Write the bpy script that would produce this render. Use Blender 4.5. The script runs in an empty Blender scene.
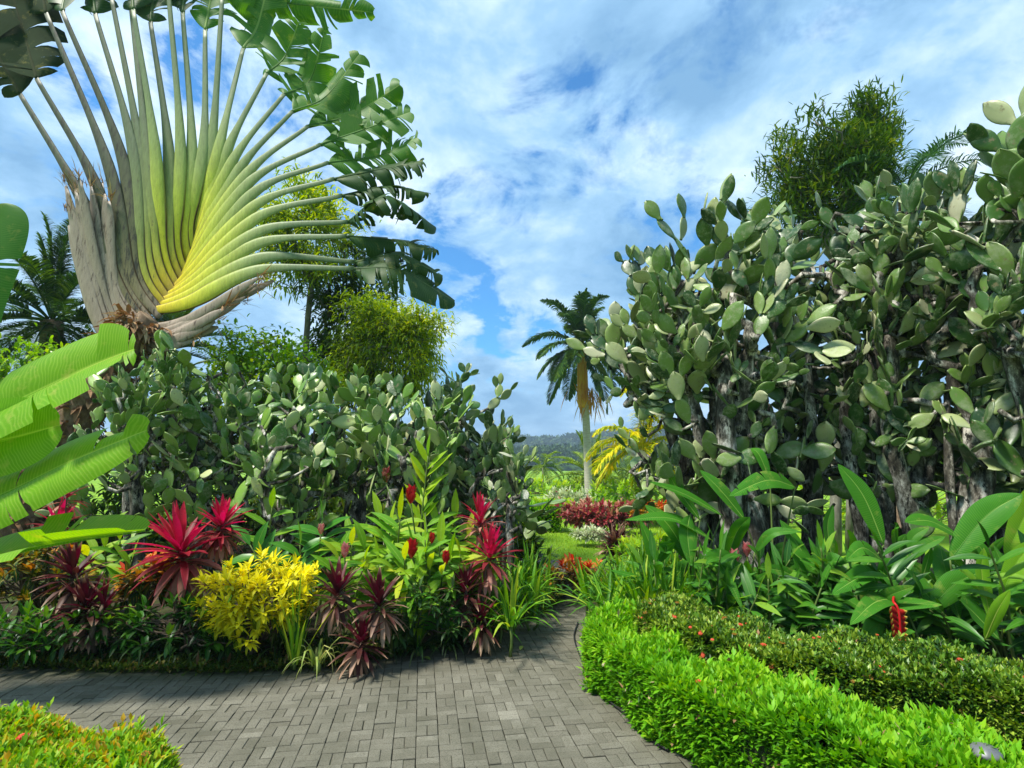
import bpy, math, random
import numpy as np
from mathutils import Matrix, Vector

rng = np.random.default_rng(11)
random.seed(11)
SC = bpy.context.scene
COL = SC.collection

# ------------------------------------------------------------------ camera
FPX = 560.0
HORIZON = 465.0
TILT = math.atan((HORIZON - 384.0) / FPX)
CAMZ = 1.6
cam_d = bpy.data.cameras.new('camera')
cam = bpy.data.objects.new('camera', cam_d)
COL.objects.link(cam)
cam.location = (0, 0, CAMZ)
cam.rotation_euler = (math.pi / 2 + TILT, 0, 0)
cam_d.sensor_width = 36
cam_d.lens = FPX / 1024 * 36
cam_d.clip_start = 0.05
cam_d.clip_end = 6000
SC.camera = cam


def ray(px, py):
    xv, yv = (px - 512) / FPX, (384 - py) / FPX
    return np.array([xv, math.cos(TILT) - math.sin(TILT) * yv, math.sin(TILT) + math.cos(TILT) * yv])


def at(px, py, d):
    """world point seen at a pixel of the photograph, d metres ahead"""
    r = ray(px, py)
    r = r * (d / r[1])
    return np.array([r[0], r[1], r[2] + CAMZ])


def onz(px, py, z=0.0):
    """world point at height z seen at a pixel"""
    r = ray(px, py)
    k = (z - CAMZ) / r[2]
    return np.array([r[0] * k, r[1] * k, z])


# ------------------------------------------------------------------ mesh builder
class MB:
    def __init__(self):
        self.v, self.q, self.t, self.a, self.n = [], [], [], [], 0

    def add(self, v, quads=None, tris=None, a=None):
        v = np.asarray(v, float).reshape(-1, 3)
        if quads is not None and len(quads):
            self.q.append(np.asarray(quads, np.int64).reshape(-1, 4) + self.n)
        if tris is not None and len(tris):
            self.t.append(np.asarray(tris, np.int64).reshape(-1, 3) + self.n)
        self.v.append(v)
        self.a.append(np.zeros((len(v), 3)) if a is None else np.asarray(a, float).reshape(-1, 3))
        self.n += len(v)

    def build(self, name, mat, parent=None, smooth=True, kind=None):
        v = np.concatenate(self.v)
        if parent is not None:
            v = v - np.array(origin_of(parent))
        a = np.concatenate(self.a)
        q = np.concatenate(self.q) if self.q else np.zeros((0, 4), np.int64)
        t = np.concatenate(self.t) if self.t else np.zeros((0, 3), np.int64)
        me = bpy.data.meshes.new(name)
        me.vertices.add(len(v))
        me.vertices.foreach_set('co', v.astype(np.float32).ravel())
        me.loops.add(len(q) * 4 + len(t) * 3)
        me.loops.foreach_set('vertex_index', np.concatenate([q.ravel(), t.ravel()]).astype(np.int32))
        me.polygons.add(len(q) + len(t))
        tot = np.concatenate([np.full(len(q), 4), np.full(len(t), 3)]).astype(np.int32)
        st = np.concatenate([[0], np.cumsum(tot)[:-1]]).astype(np.int32)
        me.polygons.foreach_set('loop_start', st)
        me.polygons.foreach_set('use_smooth', np.full(len(tot), smooth))
        at_ = me.attributes.new('lv', 'FLOAT_VECTOR', 'POINT')
        at_.data.foreach_set('vector', a.astype(np.float32).ravel())
        me.update(calc_edges=True)
        me.validate()
        me.materials.append(mat)
        o = bpy.data.objects.new(name, me)
        COL.objects.link(o)
        if parent is not None:
            o.parent = parent
        if kind:
            o['kind'] = kind
        return o


def origin_of(o):
    p = np.zeros(3)
    while o is not None:
        p = p + np.array(o.location)
        o = o.parent
    return p


def thing(name, label, cat, loc, group=None):
    o = bpy.data.objects.new(name, None)
    o.empty_display_size = 0.2
    COL.objects.link(o)
    o.location = tuple(float(x) for x in loc)
    o['label'] = label
    o['category'] = cat
    if group:
        o['group'] = group
    return o


def tag(o, label, cat, group=None):
    o['label'] = label
    o['category'] = cat
    if group:
        o['group'] = group
    return o


def nrm(a):
    a = np.asarray(a, float)
    return a / np.maximum(np.linalg.norm(a, axis=-1, keepdims=True), 1e-9)


def U(a, b, n=None):
    return rng.uniform(a, b, n)


def rdirs(n):
    return nrm(rng.normal(size=(n, 3)))


PROF = {
    'leaf': lambda t: np.clip(np.sin(np.pi * np.clip(t, 0, 1) ** 0.85), 0, 1) * 0.98 + 0.02 * (t < .99),
    'lance': lambda t: np.clip(np.sin(np.pi * (t * 0.86 + 0.12)) ** 0.9, 0.02, 1),
    'strap': lambda t: np.clip((1 - t ** 3.0), 0.02, 1) * np.clip(0.6 + t * 2, 0, 1),
    'oval': lambda t: np.sqrt(np.clip(1 - (2 * t - 1) ** 2, 0.002, 1)),
}


def leaves(mb, P, D, L, W, droop=0.0, fold=0.25, prof='leaf', n=3, rnd=None, roll=0.0, twist=0.0):
    """a batch of leaf blades, three vertices across: bases P, directions D"""
    P = np.atleast_2d(np.asarray(P, float)); N = len(P)
    D = nrm(np.atleast_2d(D)); D = np.broadcast_to(D, (N, 3))
    L = np.broadcast_to(np.asarray(L, float), (N,)); W = np.broadcast_to(np.asarray(W, float), (N,))
    droop = np.broadcast_to(np.asarray(droop, float), (N,)); roll = np.broadcast_to(np.asarray(roll, float), (N,))
    if rnd is None:
        rnd = rng.random(N)
    up = np.array([0, 0, 1.0])
    S = np.cross(D, up)
    bad = np.linalg.norm(S, axis=1) < 0.05
    if bad.any():
        h = rdirs(int(bad.sum())); h[:, 2] = 0
        S[bad] = np.cross(D[bad], nrm(h))
    S = nrm(S)
    N0 = np.cross(S, D)
    S = S * np.cos(roll)[:, None] + N0 * np.sin(roll)[:, None]
    pos = P.copy()
    V = np.zeros((N, n + 1, 3, 3)); A = np.zeros((N, n + 1, 3, 3))
    for k in range(n + 1):
        t = k / n
        d = nrm(D + np.outer(droop * t * 1.6, -up))
        Nk = nrm(np.cross(S, d))
        w = W * 0.5 * float(PROF[prof](np.array(t)))
        e = Nk * (fold * w)[:, None]
        V[:, k, 0] = pos - S * w[:, None] + e
        V[:, k, 1] = pos
        V[:, k, 2] = pos + S * w[:, None] + e
        A[:, k, :, 0] = rnd[:, None]; A[:, k, :, 1] = t
        A[:, k, 0, 2] = -1; A[:, k, 2, 2] = 1
        pos = pos + d * (L / n)[:, None]
    b = np.arange(N)[:, None, None] * (3 * (n + 1)) + np.arange(n)[None, :, None] * 3 + np.arange(2)[None, None, :]
    q = np.stack([b, b + 1, b + 4, b + 3], -1).reshape(-1, 4)
    mb.add(V, quads=q, a=A)


def tube(mb, pts, radii, ns=8, rnd=0.5, cap=True, flat=1.0, flatdir=None):
    pts = np.asarray(pts, float); K = len(pts)
    radii = np.broadcast_to(np.asarray(radii, float), (K,))
    T = np.gradient(pts, axis=0); T = nrm(T)
    ref = np.array([0, 0, 1.0]) if abs(T[0][2]) < 0.9 else np.array([1.0, 0, 0])
    if flatdir is not None:
        ref = np.asarray(flatdir, float)
    V = np.zeros((K, ns, 3)); A = np.zeros((K, ns, 3))
    ang = np.arange(ns) / ns * 2 * np.pi
    for k in range(K):
        X = nrm(np.cross(T[k], ref)); Y = np.cross(X, T[k])
        if flatdir is None:
            ref = Y
        V[k] = pts[k] + radii[k] * (np.cos(ang)[:, None] * X + np.sin(ang)[:, None] * Y * flat)
        A[k, :, 0] = rnd; A[k, :, 1] = k / (K - 1); A[k, :, 2] = np.cos(ang)
    i = np.arange(K - 1)[:, None] * ns; j = np.arange(ns)[None, :]; j2 = (j + 1) % ns
    q = np.stack([i + j, i + j2, i + ns + j2, i + ns + j], -1).reshape(-1, 4)
    v = V.reshape(-1, 3); a = A.reshape(-1, 3)
    tr = None
    if cap:
        v = np.vstack([v, pts[-1], pts[0]]); a = np.vstack([a, [rnd, 1, 0], [rnd, 0, 0]])
        e = (K - 1) * ns; m = K * ns
        tr = [[e + x, e + (x + 1) % ns, m] for x in range(ns)] + [[(x + 1) % ns, x, m + 1] for x in range(ns)]
    mb.add(v, quads=q, tris=tr, a=a)


def bez(ps, n):
    """smooth curve through given points (Catmull-Rom), n samples"""
    P = np.asarray(ps, float)
    if len(P) == 2:
        return P[0] + (P[1] - P[0]) * np.linspace(0, 1, n)[:, None]
    Q = np.vstack([2 * P[0] - P[1], P, 2 * P[-1] - P[-2]])
    seg = len(P) - 1
    out = []
    for u in np.linspace(0, seg, n):
        i = min(int(u), seg - 1); t = u - i
        a, b, c, d = Q[i], Q[i + 1], Q[i + 2], Q[i + 3]
        out.append(0.5 * ((2 * b) + (c - a) * t + (2 * a - 5 * b + 4 * c - d) * t * t + (3 * b - a - 3 * c + d) * t ** 3))
    return np.array(out)


def blade(mb, spine, W, normal, tears=6, tearvar=0.5, droop=0.35, fold=0.15, skew=0.35, M=40, m=5, prof=None, rib=0.012, gap=0.25, ragged=0.04):
    """big paddle leaf with lateral veins, torn into strips along both halves"""
    sp = bez(spine, M); T = nrm(np.gradient(sp, axis=0))
    normal = np.asarray(normal, float)
    S = nrm(np.cross(np.broadcast_to(normal, T.shape), T)); Nn = nrm(np.cross(T, S))
    tt = np.linspace(0, 1, M)
    if prof is None:
        prof = lambda t: np.clip(np.minimum((t * 7) ** 0.6, 1) * np.sqrt(np.clip(1 - ((t - 0.15) / 0.86).clip(0, 1) ** 3.2, 0, 1)), 0.015, 1)
    r0 = rng.random()
    for side in (-1, 1):
        cuts = [0.0] + sorted(U(0.06, 0.97, tears).tolist()) + [1.0]
        for a, b in zip(cuts[:-1], cuts[1:]):
            if b - a < 0.012:
                continue
            ns = max(2, int((b - a) * M) + 1)
            ts = np.linspace(a, b, ns)
            dr = droop + rng.normal() * tearvar * (1 if tears > 2 else 0.3)
            sk = skew + rng.normal() * 0.06 * (tears > 2)
            cut_l = a > 0; cut_r = b < 1
            V = np.zeros((ns, m + 1, 3)); A = np.zeros((ns, m + 1, 3))
            wj = 1 + rng.normal() * ragged
            off2 = np.zeros((ns, 3)); prev = 0
            for j in range(m + 1):
                u = j / m
                g = gap * (u ** 2) * (0.4 + 0.6 * rng.random()) * 0.5
                lo = a + (b - a) * (g if cut_l else 0); hi = b - (b - a) * (g if cut_r else 0)
                tj = np.linspace(lo, hi, ns)
                x = lambda arr: np.stack([np.interp(tj, tt, arr[:, c]) for c in range(3)], -1)
                s, tn, sd, nn = x(sp), x(T), nrm(x(S)), nrm(x(Nn))
                w = W * prof(tj) * wj
                phi = fold - dr * u * 1.2
                lat = nrm(sd * side + tn * sk)
                du = (u - prev); prev = u
                off2 = off2 + (lat * math.cos(phi) + nn * math.sin(phi)) * (w * du)[:, None]
                V[:, j] = s + off2
                A[:, j, 0] = r0; A[:, j, 1] = tj; A[:, j, 2] = u
            i = np.arange(ns - 1)[:, None] * (m + 1); jj = np.arange(m)[None, :]
            q = np.stack([i + jj, i + jj + 1, i + m + 2 + jj, i + m + 1 + jj], -1).reshape(-1, 4)
            mb.add(V, quads=q, a=A)
    if rib:
        tube(mb, sp - Nn * rib * 0.4, np.linspace(rib, rib * 0.25, M), 6, rnd=r0)


# ------------------------------------------------------------------ materials
def new_mat(name):
    m = bpy.data.materials.new(name)
    m.use_nodes = True
    nt = m.node_tree
    for n in list(nt.nodes):
        nt.nodes.remove(n)
    return m, nt


def nd(nt, typ, **kw):
    n = nt.nodes.new(typ)
    for k, v in kw.items():
        if k in n.inputs:
            n.inputs[k].default_value = v
        else:
            setattr(n, k, v)
    return n


def ramp(nt, stops, fac=None, interp='LINEAR'):
    r = nt.nodes.new('ShaderNodeValToRGB')
    r.color_ramp.interpolation = interp
    els = r.color_ramp.elements
    while len(els) < len(stops):
        els.new(0.5)
    for e, (p, c) in zip(els, stops):
        e.position = p
        e.color = (*c, 1) if len(c) == 3 else c
    if fac is not None:
        nt.links.new(fac, r.inputs[0])
    return r.outputs[0]


def mth(nt, op, a, b=None, c=None, clamp=False):
    n = nt.nodes.new('ShaderNodeMath'); n.operation = op; n.use_clamp = clamp
    for i, x in enumerate((a, b, c)):
        if x is None:
            continue
        if isinstance(x, (int, float)):
            n.inputs[i].default_value = x
        else:
            nt.links.new(x, n.inputs[i])
    return n.outputs[0]


def mix(nt, f, a, b, mode='MIX'):
    n = nt.nodes.new('ShaderNodeMix'); n.data_type = 'RGBA'; n.blend_type = mode
    for s, x in ((n.inputs[0], f), (n.inputs[6], a), (n.inputs[7], b)):
        if isinstance(x, (int, float)):
            s.default_value = x
        elif isinstance(x, tuple):
            s.default_value = (*x, 1)
        else:
            nt.links.new(x, s)
    return n.outputs[2]


def attr(nt):
    a = nd(nt, 'ShaderNodeAttribute', attribute_name='lv')
    s = nt.nodes.new('ShaderNodeSeparateXYZ')
    nt.links.new(a.outputs['Vector'], s.inputs[0])
    return s.outputs[0], s.outputs[1], s.outputs[2]


def noise(nt, scale, detail=4, rough=0.6, vec=None, w=None):
    n = nd(nt, 'ShaderNodeTexNoise', Scale=scale, Detail=detail, Roughness=rough)
    if vec is None:
        tc = nt.nodes.new('ShaderNodeTexCoord'); vec = tc.outputs['Object']
    nt.links.new(vec, n.inputs['Vector'])
    return n.outputs['Fac']


def out_leaf(nt, col, rough=0.45, trans=0.3, tcol=None, spec=0.3, bump=None, bstr=0.3):
    p = nt.nodes.new('ShaderNodeBsdfPrincipled')
    nt.links.new(col, p.inputs['Base Color'])
    if isinstance(rough, (int, float)):
        p.inputs['Roughness'].default_value = rough
    else:
        nt.links.new(rough, p.inputs['Roughness'])
    p.inputs['Specular IOR Level'].default_value = spec
    if bump is not None:
        b = nd(nt, 'ShaderNodeBump', Strength=bstr, Distance=0.01)
        nt.links.new(bump, b.inputs['Height'])
        nt.links.new(b.outputs[0], p.inputs['Normal'])
    o = nt.nodes.new('ShaderNodeOutputMaterial')
    if trans > 0:
        t = nt.nodes.new('ShaderNodeBsdfTranslucent')
        hs = nd(nt, 'ShaderNodeHueSaturation', Hue=0.485, Saturation=1.2, Value=1.6)
        nt.links.new(col, hs.inputs['Color'])
        nt.links.new(hs.outputs[0], t.inputs[0])
        mx = nt.nodes.new('ShaderNodeMixShader'); mx.inputs[0].default_value = trans
        nt.links.new(p.outputs[0], mx.inputs[1]); nt.links.new(t.outputs[0], mx.inputs[2])
        nt.links.new(mx.outputs[0], o.inputs[0])
    else:
        nt.links.new(p.outputs[0], o.inputs[0])
    return p


def leaf_mat(name, stops, rib=None, ribw=0.12, tip=None, base=None, rough=0.48, trans=0.3, patch=None, spec=0.22, edge=None):
    """stops: colour by the leaf's own random number / age; rib: midrib tint; tip: colour at the leaf's end"""
    m, nt = new_mat(name)
    r, t, s = attr(nt)
    c = ramp(nt, stops, r)
    if base:
        c = mix(nt, ramp(nt, [(0.0, (1, 1, 1)), (base[1], (0, 0, 0))], t), c, base[0])
    if tip:
        c = mix(nt, ramp(nt, [(tip[1], (0, 0, 0)), (1.0, (1, 1, 1))], t), c, tip[0])
    a = mth(nt, 'ABSOLUTE', s)
    if edge:
        c = mix(nt, ramp(nt, [(edge[1], (0, 0, 0)), (1.0, (1, 1, 1))], a), c, edge[0])
    if rib:
        c = mix(nt, ramp(nt, [(0.0, (.8, .8, .8)), (ribw, (0, 0, 0))], a), c, rib)
    nz = noise(nt, 9.0, 5, 0.65)
    if patch:
        c = mix(nt, ramp(nt, [(patch[1], (0, 0, 0)), (patch[1] + 0.12, (1, 1, 1))], nz), c, patch[0])
    c = mix(nt, 0.35, c, ramp(nt, [(0.3, (0.55, 0.55, 0.55)), (0.7, (1, 1, 1))], noise(nt, 38, 3)), 'MULTIPLY')
    out_leaf(nt, c, rough, trans, spec=spec)
    return m


def bark_mat(name, stops, scale=14, stretch=(1, 1, 0.35), bstr=0.8, rough=0.9, spots=None):
    m, nt = new_mat(name)
    tc = nt.nodes.new('ShaderNodeTexCoord')
    mp = nd(nt, 'ShaderNodeMapping'); mp.inputs['Scale'].default_value = stretch
    nt.links.new(tc.outputs['Object'], mp.inputs[0])
    n1 = noise(nt, scale, 8, 0.72, mp.outputs[0])
    c = ramp(nt, stops, n1)
    if spots:
        n2 = noise(nt, spots[1], 6, 0.7, mp.outputs[0])
        c = mix(nt, ramp(nt, [(spots[2], (0, 0, 0)), (spots[2] + 0.06, (1, 1, 1))], n2), c, spots[0])
    n3 = noise(nt, scale * 2.3, 6, 0.7, mp.outputs[0])
    out_leaf(nt, c, rough, 0, spec=0.2, bump=n3, bstr=bstr)
    return m


MT = {}
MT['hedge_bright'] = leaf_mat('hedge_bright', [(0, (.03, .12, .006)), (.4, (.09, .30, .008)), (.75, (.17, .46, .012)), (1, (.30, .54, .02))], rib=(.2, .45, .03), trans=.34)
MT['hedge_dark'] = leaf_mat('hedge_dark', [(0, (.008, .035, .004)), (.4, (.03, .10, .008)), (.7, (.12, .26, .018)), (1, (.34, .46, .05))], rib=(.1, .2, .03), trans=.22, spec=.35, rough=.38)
MT['hedge_ixora'] = leaf_mat('hedge_ixora', [(0, (.03, .13, .006)), (.45, (.10, .31, .008)), (.8, (.24, .46, .012)), (.95, (.44, .50, .02)), (1, (.58, .36, .03))], rib=(.2, .35, .03), trans=.34)
MT['petal_coral'] = leaf_mat('petal_coral', [(0, (.55, .04, .02)), (.6, (.75, .11, .05)), (1, (.8, .25, .12))], trans=.25)
MT['petal_red'] = leaf_mat('petal_red', [(0, (.35, .01, .012)), (.6, (.62, .02, .02)), (1, (.7, .08, .05))], trans=.15, rough=.35)
MT['petal_white'] = leaf_mat('petal_white', [(0, (.6, .5, .35)), (1, (.75, .68, .55))], trans=.25)
MT['petal_pink'] = leaf_mat('petal_pink', [(0, (.6, .15, .15)), (1, (.75, .4, .36))], trans=.25)
MT['croton_yellow'] = leaf_mat('croton_yellow', [(0, (.14, .24, .012)), (.2, (.40, .44, .012)), (.5, (.72, .68, .012)), (1, (.88, .80, .02))], rib=(.85, .8, .05), trans=.35, edge=((.36, .42, .02), .8))
MT['croton_orange'] = leaf_mat('croton_orange', [(0, (.03, .08, .015)), (.4, (.10, .14, .015)), (.6, (.40, .22, .015)), (.8, (.62, .26, .02)), (1, (.65, .08, .03))], rib=(.75, .4, .05), trans=.22)
MT['croton_maroon'] = leaf_mat('croton_maroon', [(0, (.05, .10, .015)), (.3, (.12, .07, .03)), (.6, (.28, .05, .055)), (.85, (.42, .09, .10)), (1, (.55, .30, .2))], rib=(.6, .2, .1), trans=.22)
MT['cordy_red'] = leaf_mat('cordy_red', [(0, (.64, .028, .075)), (.2, (.46, .022, .035)), (.36, (.24, .016, .026)), (.55, (.20, .05, .04)), (.78, (.54, .28, .20)), (1, (.30, .17, .09))], trans=.28, edge=((.5, .06, .09), .8), patch=((.10, .03, .02), .58))
MT['cordy_purple'] = leaf_mat('cordy_purple', [(0, (.13, .014, .022)), (.3, (.05, .010, .013)), (.55, (.08, .03, .022)), (.78, (.34, .21, .14)), (1, (.46, .33, .21))], trans=.2, tip=((.46, .30, .19), .75))
MT['ginger'] = leaf_mat('ginger', [(0, (.05, .18, .010)), (.5, (.13, .34, .015)), (.85, (.30, .48, .018)), (1, (.46, .54, .03))], rib=(.35, .5, .1), trans=.36)
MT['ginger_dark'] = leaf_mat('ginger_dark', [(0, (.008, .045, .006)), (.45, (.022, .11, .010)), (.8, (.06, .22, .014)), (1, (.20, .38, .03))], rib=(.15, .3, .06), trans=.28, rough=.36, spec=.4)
MT['heliconia'] = leaf_mat('heliconia', [(0, (.025, .12, .014)), (.5, (.05, .22, .02)), (.85, (.1, .3, .025)), (1, (.3, .46, .03))], rib=(.3, .45, .1), ribw=.05, trans=.34, rough=.3)
MT['strap'] = leaf_mat('strap', [(0, (.03, .13, .010)), (.5, (.09, .28, .015)), (.85, (.22, .44, .02)), (1, (.42, .54, .05))], rib=(.2, .4, .06), trans=.34)
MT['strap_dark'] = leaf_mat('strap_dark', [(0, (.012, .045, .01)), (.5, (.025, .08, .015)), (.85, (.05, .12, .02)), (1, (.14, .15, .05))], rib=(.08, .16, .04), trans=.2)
MT['strap_light'] = leaf_mat('strap_light', [(0, (.2, .32, .05)), (.5, (.35, .45, .1)), (1, (.55, .55, .2))], trans=.3)
MT['silver'] = leaf_mat('silver', [(0, (.25, .33, .14)), (.6, (.42, .5, .26)), (1, (.6, .64, .4))], trans=.2)
MT['palm_green'] = leaf_mat('palm_green', [(0, (.02, .06, .014)), (.5, (.045, .12, .02)), (1, (.12, .21, .03))], trans=.2, rough=.4)
MT['palm_blue'] = leaf_mat('palm_blue', [(0, (.02, .06, .03)), (.5, (.04, .11, .045)), (1, (.09, .19, .06))], trans=.18, rough=.4)
MT['palm_lime'] = leaf_mat('palm_lime', [(0, (.10, .17, .03)), (.5, (.18, .28, .04)), (1, (.3, .4, .06))], trans=.25)
MT['palm_yellow'] = leaf_mat('palm_yellow', [(0, (.14, .26, .012)), (.35, (.38, .48, .012)), (.7, (.66, .62, .014)), (.92, (.76, .64, .02)), (1, (.7, .36, .02))], trans=.35)
MT['tree_lime'] = leaf_mat('tree_lime', [(0, (.04, .10, .006)), (.4, (.16, .29, .008)), (.75, (.36, .48, .010)), (1, (.58, .60, .02))], trans=.42)
MT['tree_dark'] = leaf_mat('tree_dark', [(0, (.02, .06, .008)), (.5, (.05, .12, .012)), (.85, (.12, .2, .015)), (1, (.22, .28, .02))], trans=.25)
MT['shrub_lime'] = leaf_mat('shrub_lime', [(0, (.06, .18, .006)), (.5, (.2, .42, .010)), (1, (.46, .58, .014))], trans=.38)
MT['lawn_blade'] = leaf_mat('lawn_blade', [(0, (.16, .32, .015)), (.5, (.25, .42, .02)), (1, (.4, .5, .04))], trans=.3)
MT['moss_leaf'] = leaf_mat('moss_leaf', [(0, (.03, .07, .01)), (.5, (.07, .14, .012)), (.85, (.16, .2, .02)), (1, (.28, .16, .05))], trans=.2)
MT['dead_leaf'] = leaf_mat('dead_leaf', [(0, (.16, .09, .04)), (.5, (.34, .2, .1)), (1, (.5, .4, .22))], trans=.1, rough=.8)
MT['stem_green'] = bark_mat('stem_green', [(.3, (.06, .11, .02)), (.7, (.14, .2, .05))], 20, bstr=.2, rough=.5)
MT['stem_brown'] = bark_mat('stem_brown', [(.3, (.06, .045, .03)), (.7, (.17, .13, .09))], 30, bstr=.5)
MT['hedge_wood'] = bark_mat('hedge_wood', [(.3, (.02, .028, .01)), (.7, (.05, .06, .02))], 30, bstr=.5)
MT['cactus_bark'] = bark_mat('cactus_bark', [(.34, (.022, .02, .015)), (.46, (.075, .068, .052)), (.53, (.22, .205, .17)), (.59, (.58, .56, .49))], 7, (1, 1, .45), 1.0, .95, spots=((.022, .022, .018), 19, .53))
MT['tree_bark'] = bark_mat('tree_bark', [(.3, (.07, .065, .05)), (.55, (.2, .19, .15)), (.75, (.36, .35, .3))], 12, (1, 1, .3), .8, .9)
MT['palm_trunk'] = bark_mat('palm_trunk', [(.3, (.28, .24, .2)), (.6, (.46, .42, .36)), (.8, (.55, .52, .46))], 8, (.6, .6, 3.5), .5, .9)
MT['crownshaft'] = bark_mat('crownshaft', [(.3, (.3, .08, .015)), (.5, (.52, .22, .02)), (.7, (.5, .38, .05))], 5, (2, 2, .3), .4, .6)
MT['fibre'] = bark_mat('fibre', [(.3, (.06, .04, .025)), (.5, (.2, .14, .09)), (.75, (.40, .32, .23))], 11, (1, 1, .5), 1.0, .95)


def petiole_mat(name, stops, stain=None):
    m, nt = new_mat(name)
    r, t, s = attr(nt)
    jit = mth(nt, 'ADD', t, mth(nt, 'MULTIPLY', mth(nt, 'SUBTRACT', r, .5), .10))
    c = ramp(nt, stops, jit)
    tc = nt.nodes.new('ShaderNodeTexCoord')
    mp = nd(nt, 'ShaderNodeMapping'); mp.inputs['Scale'].default_value = (6, 6, 1.2)
    nt.links.new(tc.outputs['Object'], mp.inputs[0])
    n1 = noise(nt, 5, 6, .7, mp.outputs[0])
    c = mix(nt, .5, c, ramp(nt, [(.35, (.5, .48, .42)), (.6, (1, 1, 1))], n1), 'MULTIPLY')
    if stain:
        n2 = noise(nt, 3.2, 6, .72, mp.outputs[0])
        c = mix(nt, ramp(nt, [(stain[1], (0, 0, 0)), (stain[1] + .1, (1, 1, 1))], n2), c, stain[0])
    mp3 = nd(nt, 'ShaderNodeMapping'); mp3.inputs['Scale'].default_value = (9, 9, 2.0)
    nt.links.new(tc.outputs['Object'], mp3.inputs[0])
    sc_ = noise(nt, 9, 6, .75, mp3.outputs[0])
    c = mix(nt, ramp(nt, [(.60, (0, 0, 0)), (.68, (.7, .7, .7))], sc_), c, (.13, .10, .05))
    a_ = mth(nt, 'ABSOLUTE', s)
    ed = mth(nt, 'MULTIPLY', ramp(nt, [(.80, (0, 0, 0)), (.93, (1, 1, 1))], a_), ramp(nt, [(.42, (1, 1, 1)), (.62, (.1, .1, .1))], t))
    c = mix(nt, ed, c, (.10, .06, .025))  # brown dry margins, darkened to paint in contact shade between overlapping sheaths
    out_leaf(nt, c, .5, 0, spec=.3, bump=n1, bstr=.45)
    return m


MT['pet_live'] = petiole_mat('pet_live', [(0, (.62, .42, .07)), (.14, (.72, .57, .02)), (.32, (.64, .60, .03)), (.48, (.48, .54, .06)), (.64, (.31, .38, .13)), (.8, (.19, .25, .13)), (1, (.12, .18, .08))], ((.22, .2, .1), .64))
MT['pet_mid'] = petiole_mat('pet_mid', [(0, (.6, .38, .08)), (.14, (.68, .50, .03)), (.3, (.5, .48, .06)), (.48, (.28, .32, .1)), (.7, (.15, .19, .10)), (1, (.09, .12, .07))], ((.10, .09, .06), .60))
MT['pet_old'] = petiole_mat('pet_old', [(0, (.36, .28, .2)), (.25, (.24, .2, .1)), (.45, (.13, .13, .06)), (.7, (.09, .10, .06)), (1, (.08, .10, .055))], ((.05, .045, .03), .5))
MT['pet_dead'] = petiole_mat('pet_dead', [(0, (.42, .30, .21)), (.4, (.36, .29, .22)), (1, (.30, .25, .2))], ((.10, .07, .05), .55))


def big_blade_mat(name, c0, c1, ribc, veins=90, trans=.3, dead=None, rough=.5):
    m, nt = new_mat(name)
    r, t, s = attr(nt)
    c = ramp(nt, [(0, c0), (1, c1)], noise(nt, 2.2, 5, .6))
    w = mth(nt, 'SINE', mth(nt, 'MULTIPLY', mth(nt, 'ADD', t, mth(nt, 'MULTIPLY', noise(nt, 1.7, 3), .16)), veins * 6.2832))
    w2 = mth(nt, 'MULTIPLY_ADD', w, .5, .5)
    c = mix(nt, mth(nt, 'MULTIPLY', mth(nt, 'POWER', w2, 3.0), mth(nt, 'MULTIPLY', noise(nt, 3.5, 4), .45)), c, ribc)
    c = mix(nt, ramp(nt, [(0, (1, 1, 1)), (.06, (0, 0, 0))], s), c, ribc)
    blot = noise(nt, 6.5, 6, .7)
    c = mix(nt, ramp(nt, [(.56, (0, 0, 0)), (.68, (.6, .6, .6))], blot), c, mix(nt, .5, ribc, (.3, .25, .05)))
    if dead:
        e = mth(nt, 'ADD', s, mth(nt, 'MULTIPLY', noise(nt, 9, 4), .25))
        c = mix(nt, ramp(nt, [(1.0, (0, 0, 0)), (1.1, (1, 1, 1))], mth(nt, 'MULTIPLY', e, 1.0)), c, dead)
    out_leaf(nt, c, rough, trans, spec=.2, bump=w2, bstr=.05)
    return m


MT['banana'] = big_blade_mat('banana', (.09, .29, .008), (.24, .50, .012), (.55, .68, .14), 60, .42, dead=(.26, .17, .06))
MT['banana_dark'] = big_blade_mat('banana_dark', (.03, .13, .02), (.07, .2, .03), (.2, .32, .1), 70, .3)
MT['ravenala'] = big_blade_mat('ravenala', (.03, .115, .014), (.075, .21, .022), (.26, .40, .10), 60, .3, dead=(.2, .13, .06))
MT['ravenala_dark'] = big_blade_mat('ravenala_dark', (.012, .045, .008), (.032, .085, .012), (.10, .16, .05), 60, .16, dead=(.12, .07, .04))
MT['ravenala_shaded'] = big_blade_mat('ravenala_shaded', (.010, .022, .006), (.022, .045, .010), (.03, .04, .012), 60, .03, dead=(.05, .025, .015), rough=.95)  # near-black base: shade of the unlit leaf undersides put into the colour
MT['helic_big'] = big_blade_mat('helic_big', (.016, .12, .008), (.06, .27, .012), (.28, .46, .09), 50, .34)
MT['helic_lime'] = big_blade_mat('helic_lime', (.10, .32, .012), (.24, .46, .016), (.45, .56, .10), 50, .42)


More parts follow.
